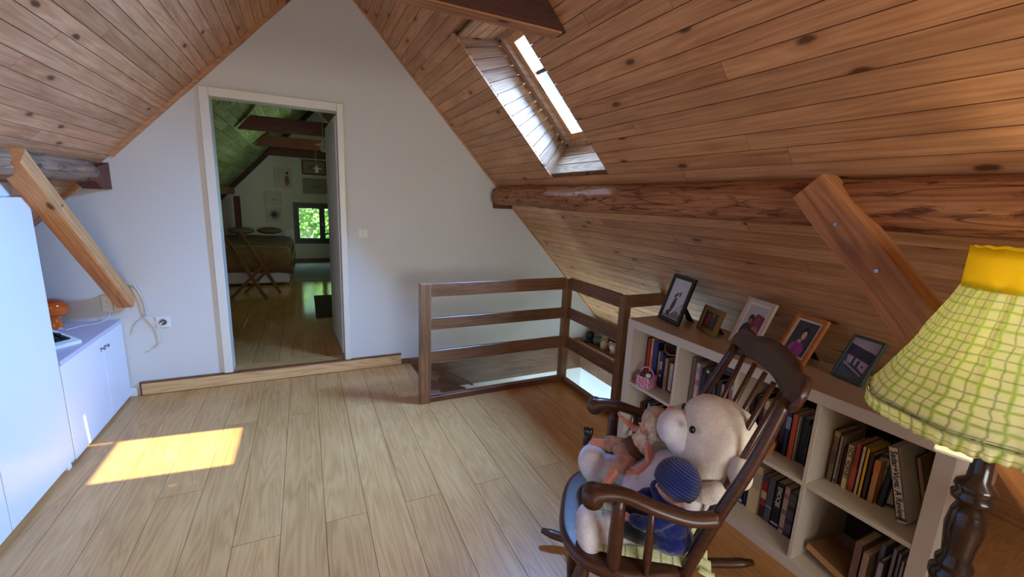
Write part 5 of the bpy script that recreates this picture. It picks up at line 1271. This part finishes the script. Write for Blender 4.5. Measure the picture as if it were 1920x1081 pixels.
st = [(ell(0.5+0.28*math.cos(a), 0.5+0.26*math.sin(a), 0.2, 0.05, 8, a), (34,38,66)) for a in [2*PI*k/9 for k in range(9)]]
wallpic('picture of dark blue flowers on the bedroom wall', -0.648, -0.388, 0.879, 1.153, 'cream_f', st+[(ell(0.5,0.5,0.2,0.2), (38,40,70))], (190,186,190))
wallpic('wide brown framed picture at the top of the bedroom wall', -0.007, 0.42, 1.794, 2.07, 'redbeam', [(ell(0.4,0.5,0.25,0.2), (110,96,84))], (136,122,108))
wallpic('wide grey framed picture below the top one on the bedroom wall', -0.006, 0.42, 1.436, 1.729, 'rail', [(ell(0.5,0.45,0.3,0.16), (116,108,100))], (140,130,122))
for i, (x, y, z) in enumerate(((0.22, 8.4, 1.86), (0.225, 5.5, 1.98))):
    t = thing('pendant_lamp', ('small white pendant lamp hanging in front of the far bedroom wall', 'white pendant lamp hanging from the nearest bedroom beam')[i], 'lamp', (x, y, z))
    G().lathe([(0.085, 0.0), (0.08, 0.008), (0.02, 0.03), (0.015, 0.06)], n=20).obj('lamp_shade', 'white', t, smooth=True)
    G().ball((0, 0, -0.03), (0.035, 0.035, 0.045), None, 2).obj('bulb', 'potw', t, smooth=True)
    G().tube([(0, 0, 0.06), (0, 0, 2.99-z)], 0.003, 6).obj('cord', 'cable', t)
# ------------------------------------------------------------------ garden outside
G().box((0, 16, -3.4), (60, 60, 0.1)).obj('ground', 'extw', kind='structure') if False else None
rnd = random.Random(5)
for i, (x, y, r, lb) in enumerate(((0.25, 14.8, 1.9, 'leafy green tree filling the view through the bedroom window'), (1.6, 21.0, 3.2, 'taller leafy tree standing farther back behind the first tree outside'))):
    t = thing('tree', lb, 'tree', (x, y, -3.0 if r < 3 else -3.4), (0, 0, 0), 'trees outside the bedroom window')
    G().tube([(0, 0, 0), (0.05, 0, 2.2), (0, 0.1, 3.6)], [0.16, 0.12, 0.06], 8).obj('trunk', 'bark', t)
    g = G()
    for k in range(4200):
        d = V((rnd.gauss(0, 1), rnd.gauss(0, 1), rnd.gauss(0, 1))).normalized()*r*rnd.uniform(0.55, 1.0); c_ = V((0, 0, 3.6))+d
        u = V((rnd.uniform(-1, 1), rnd.uniform(-1, 1), rnd.uniform(-1, 1))).normalized(); v_ = u.cross(d).normalized(); s_ = rnd.uniform(0.06, 0.13)
        g.bm.faces.new([g.bm.verts.new(c_+q) for q in (u*s_, v_*s_*0.5, -u*s_, -v_*s_*0.5)])
    g.obj('foliage', 'leaf', t, kind='stuff')
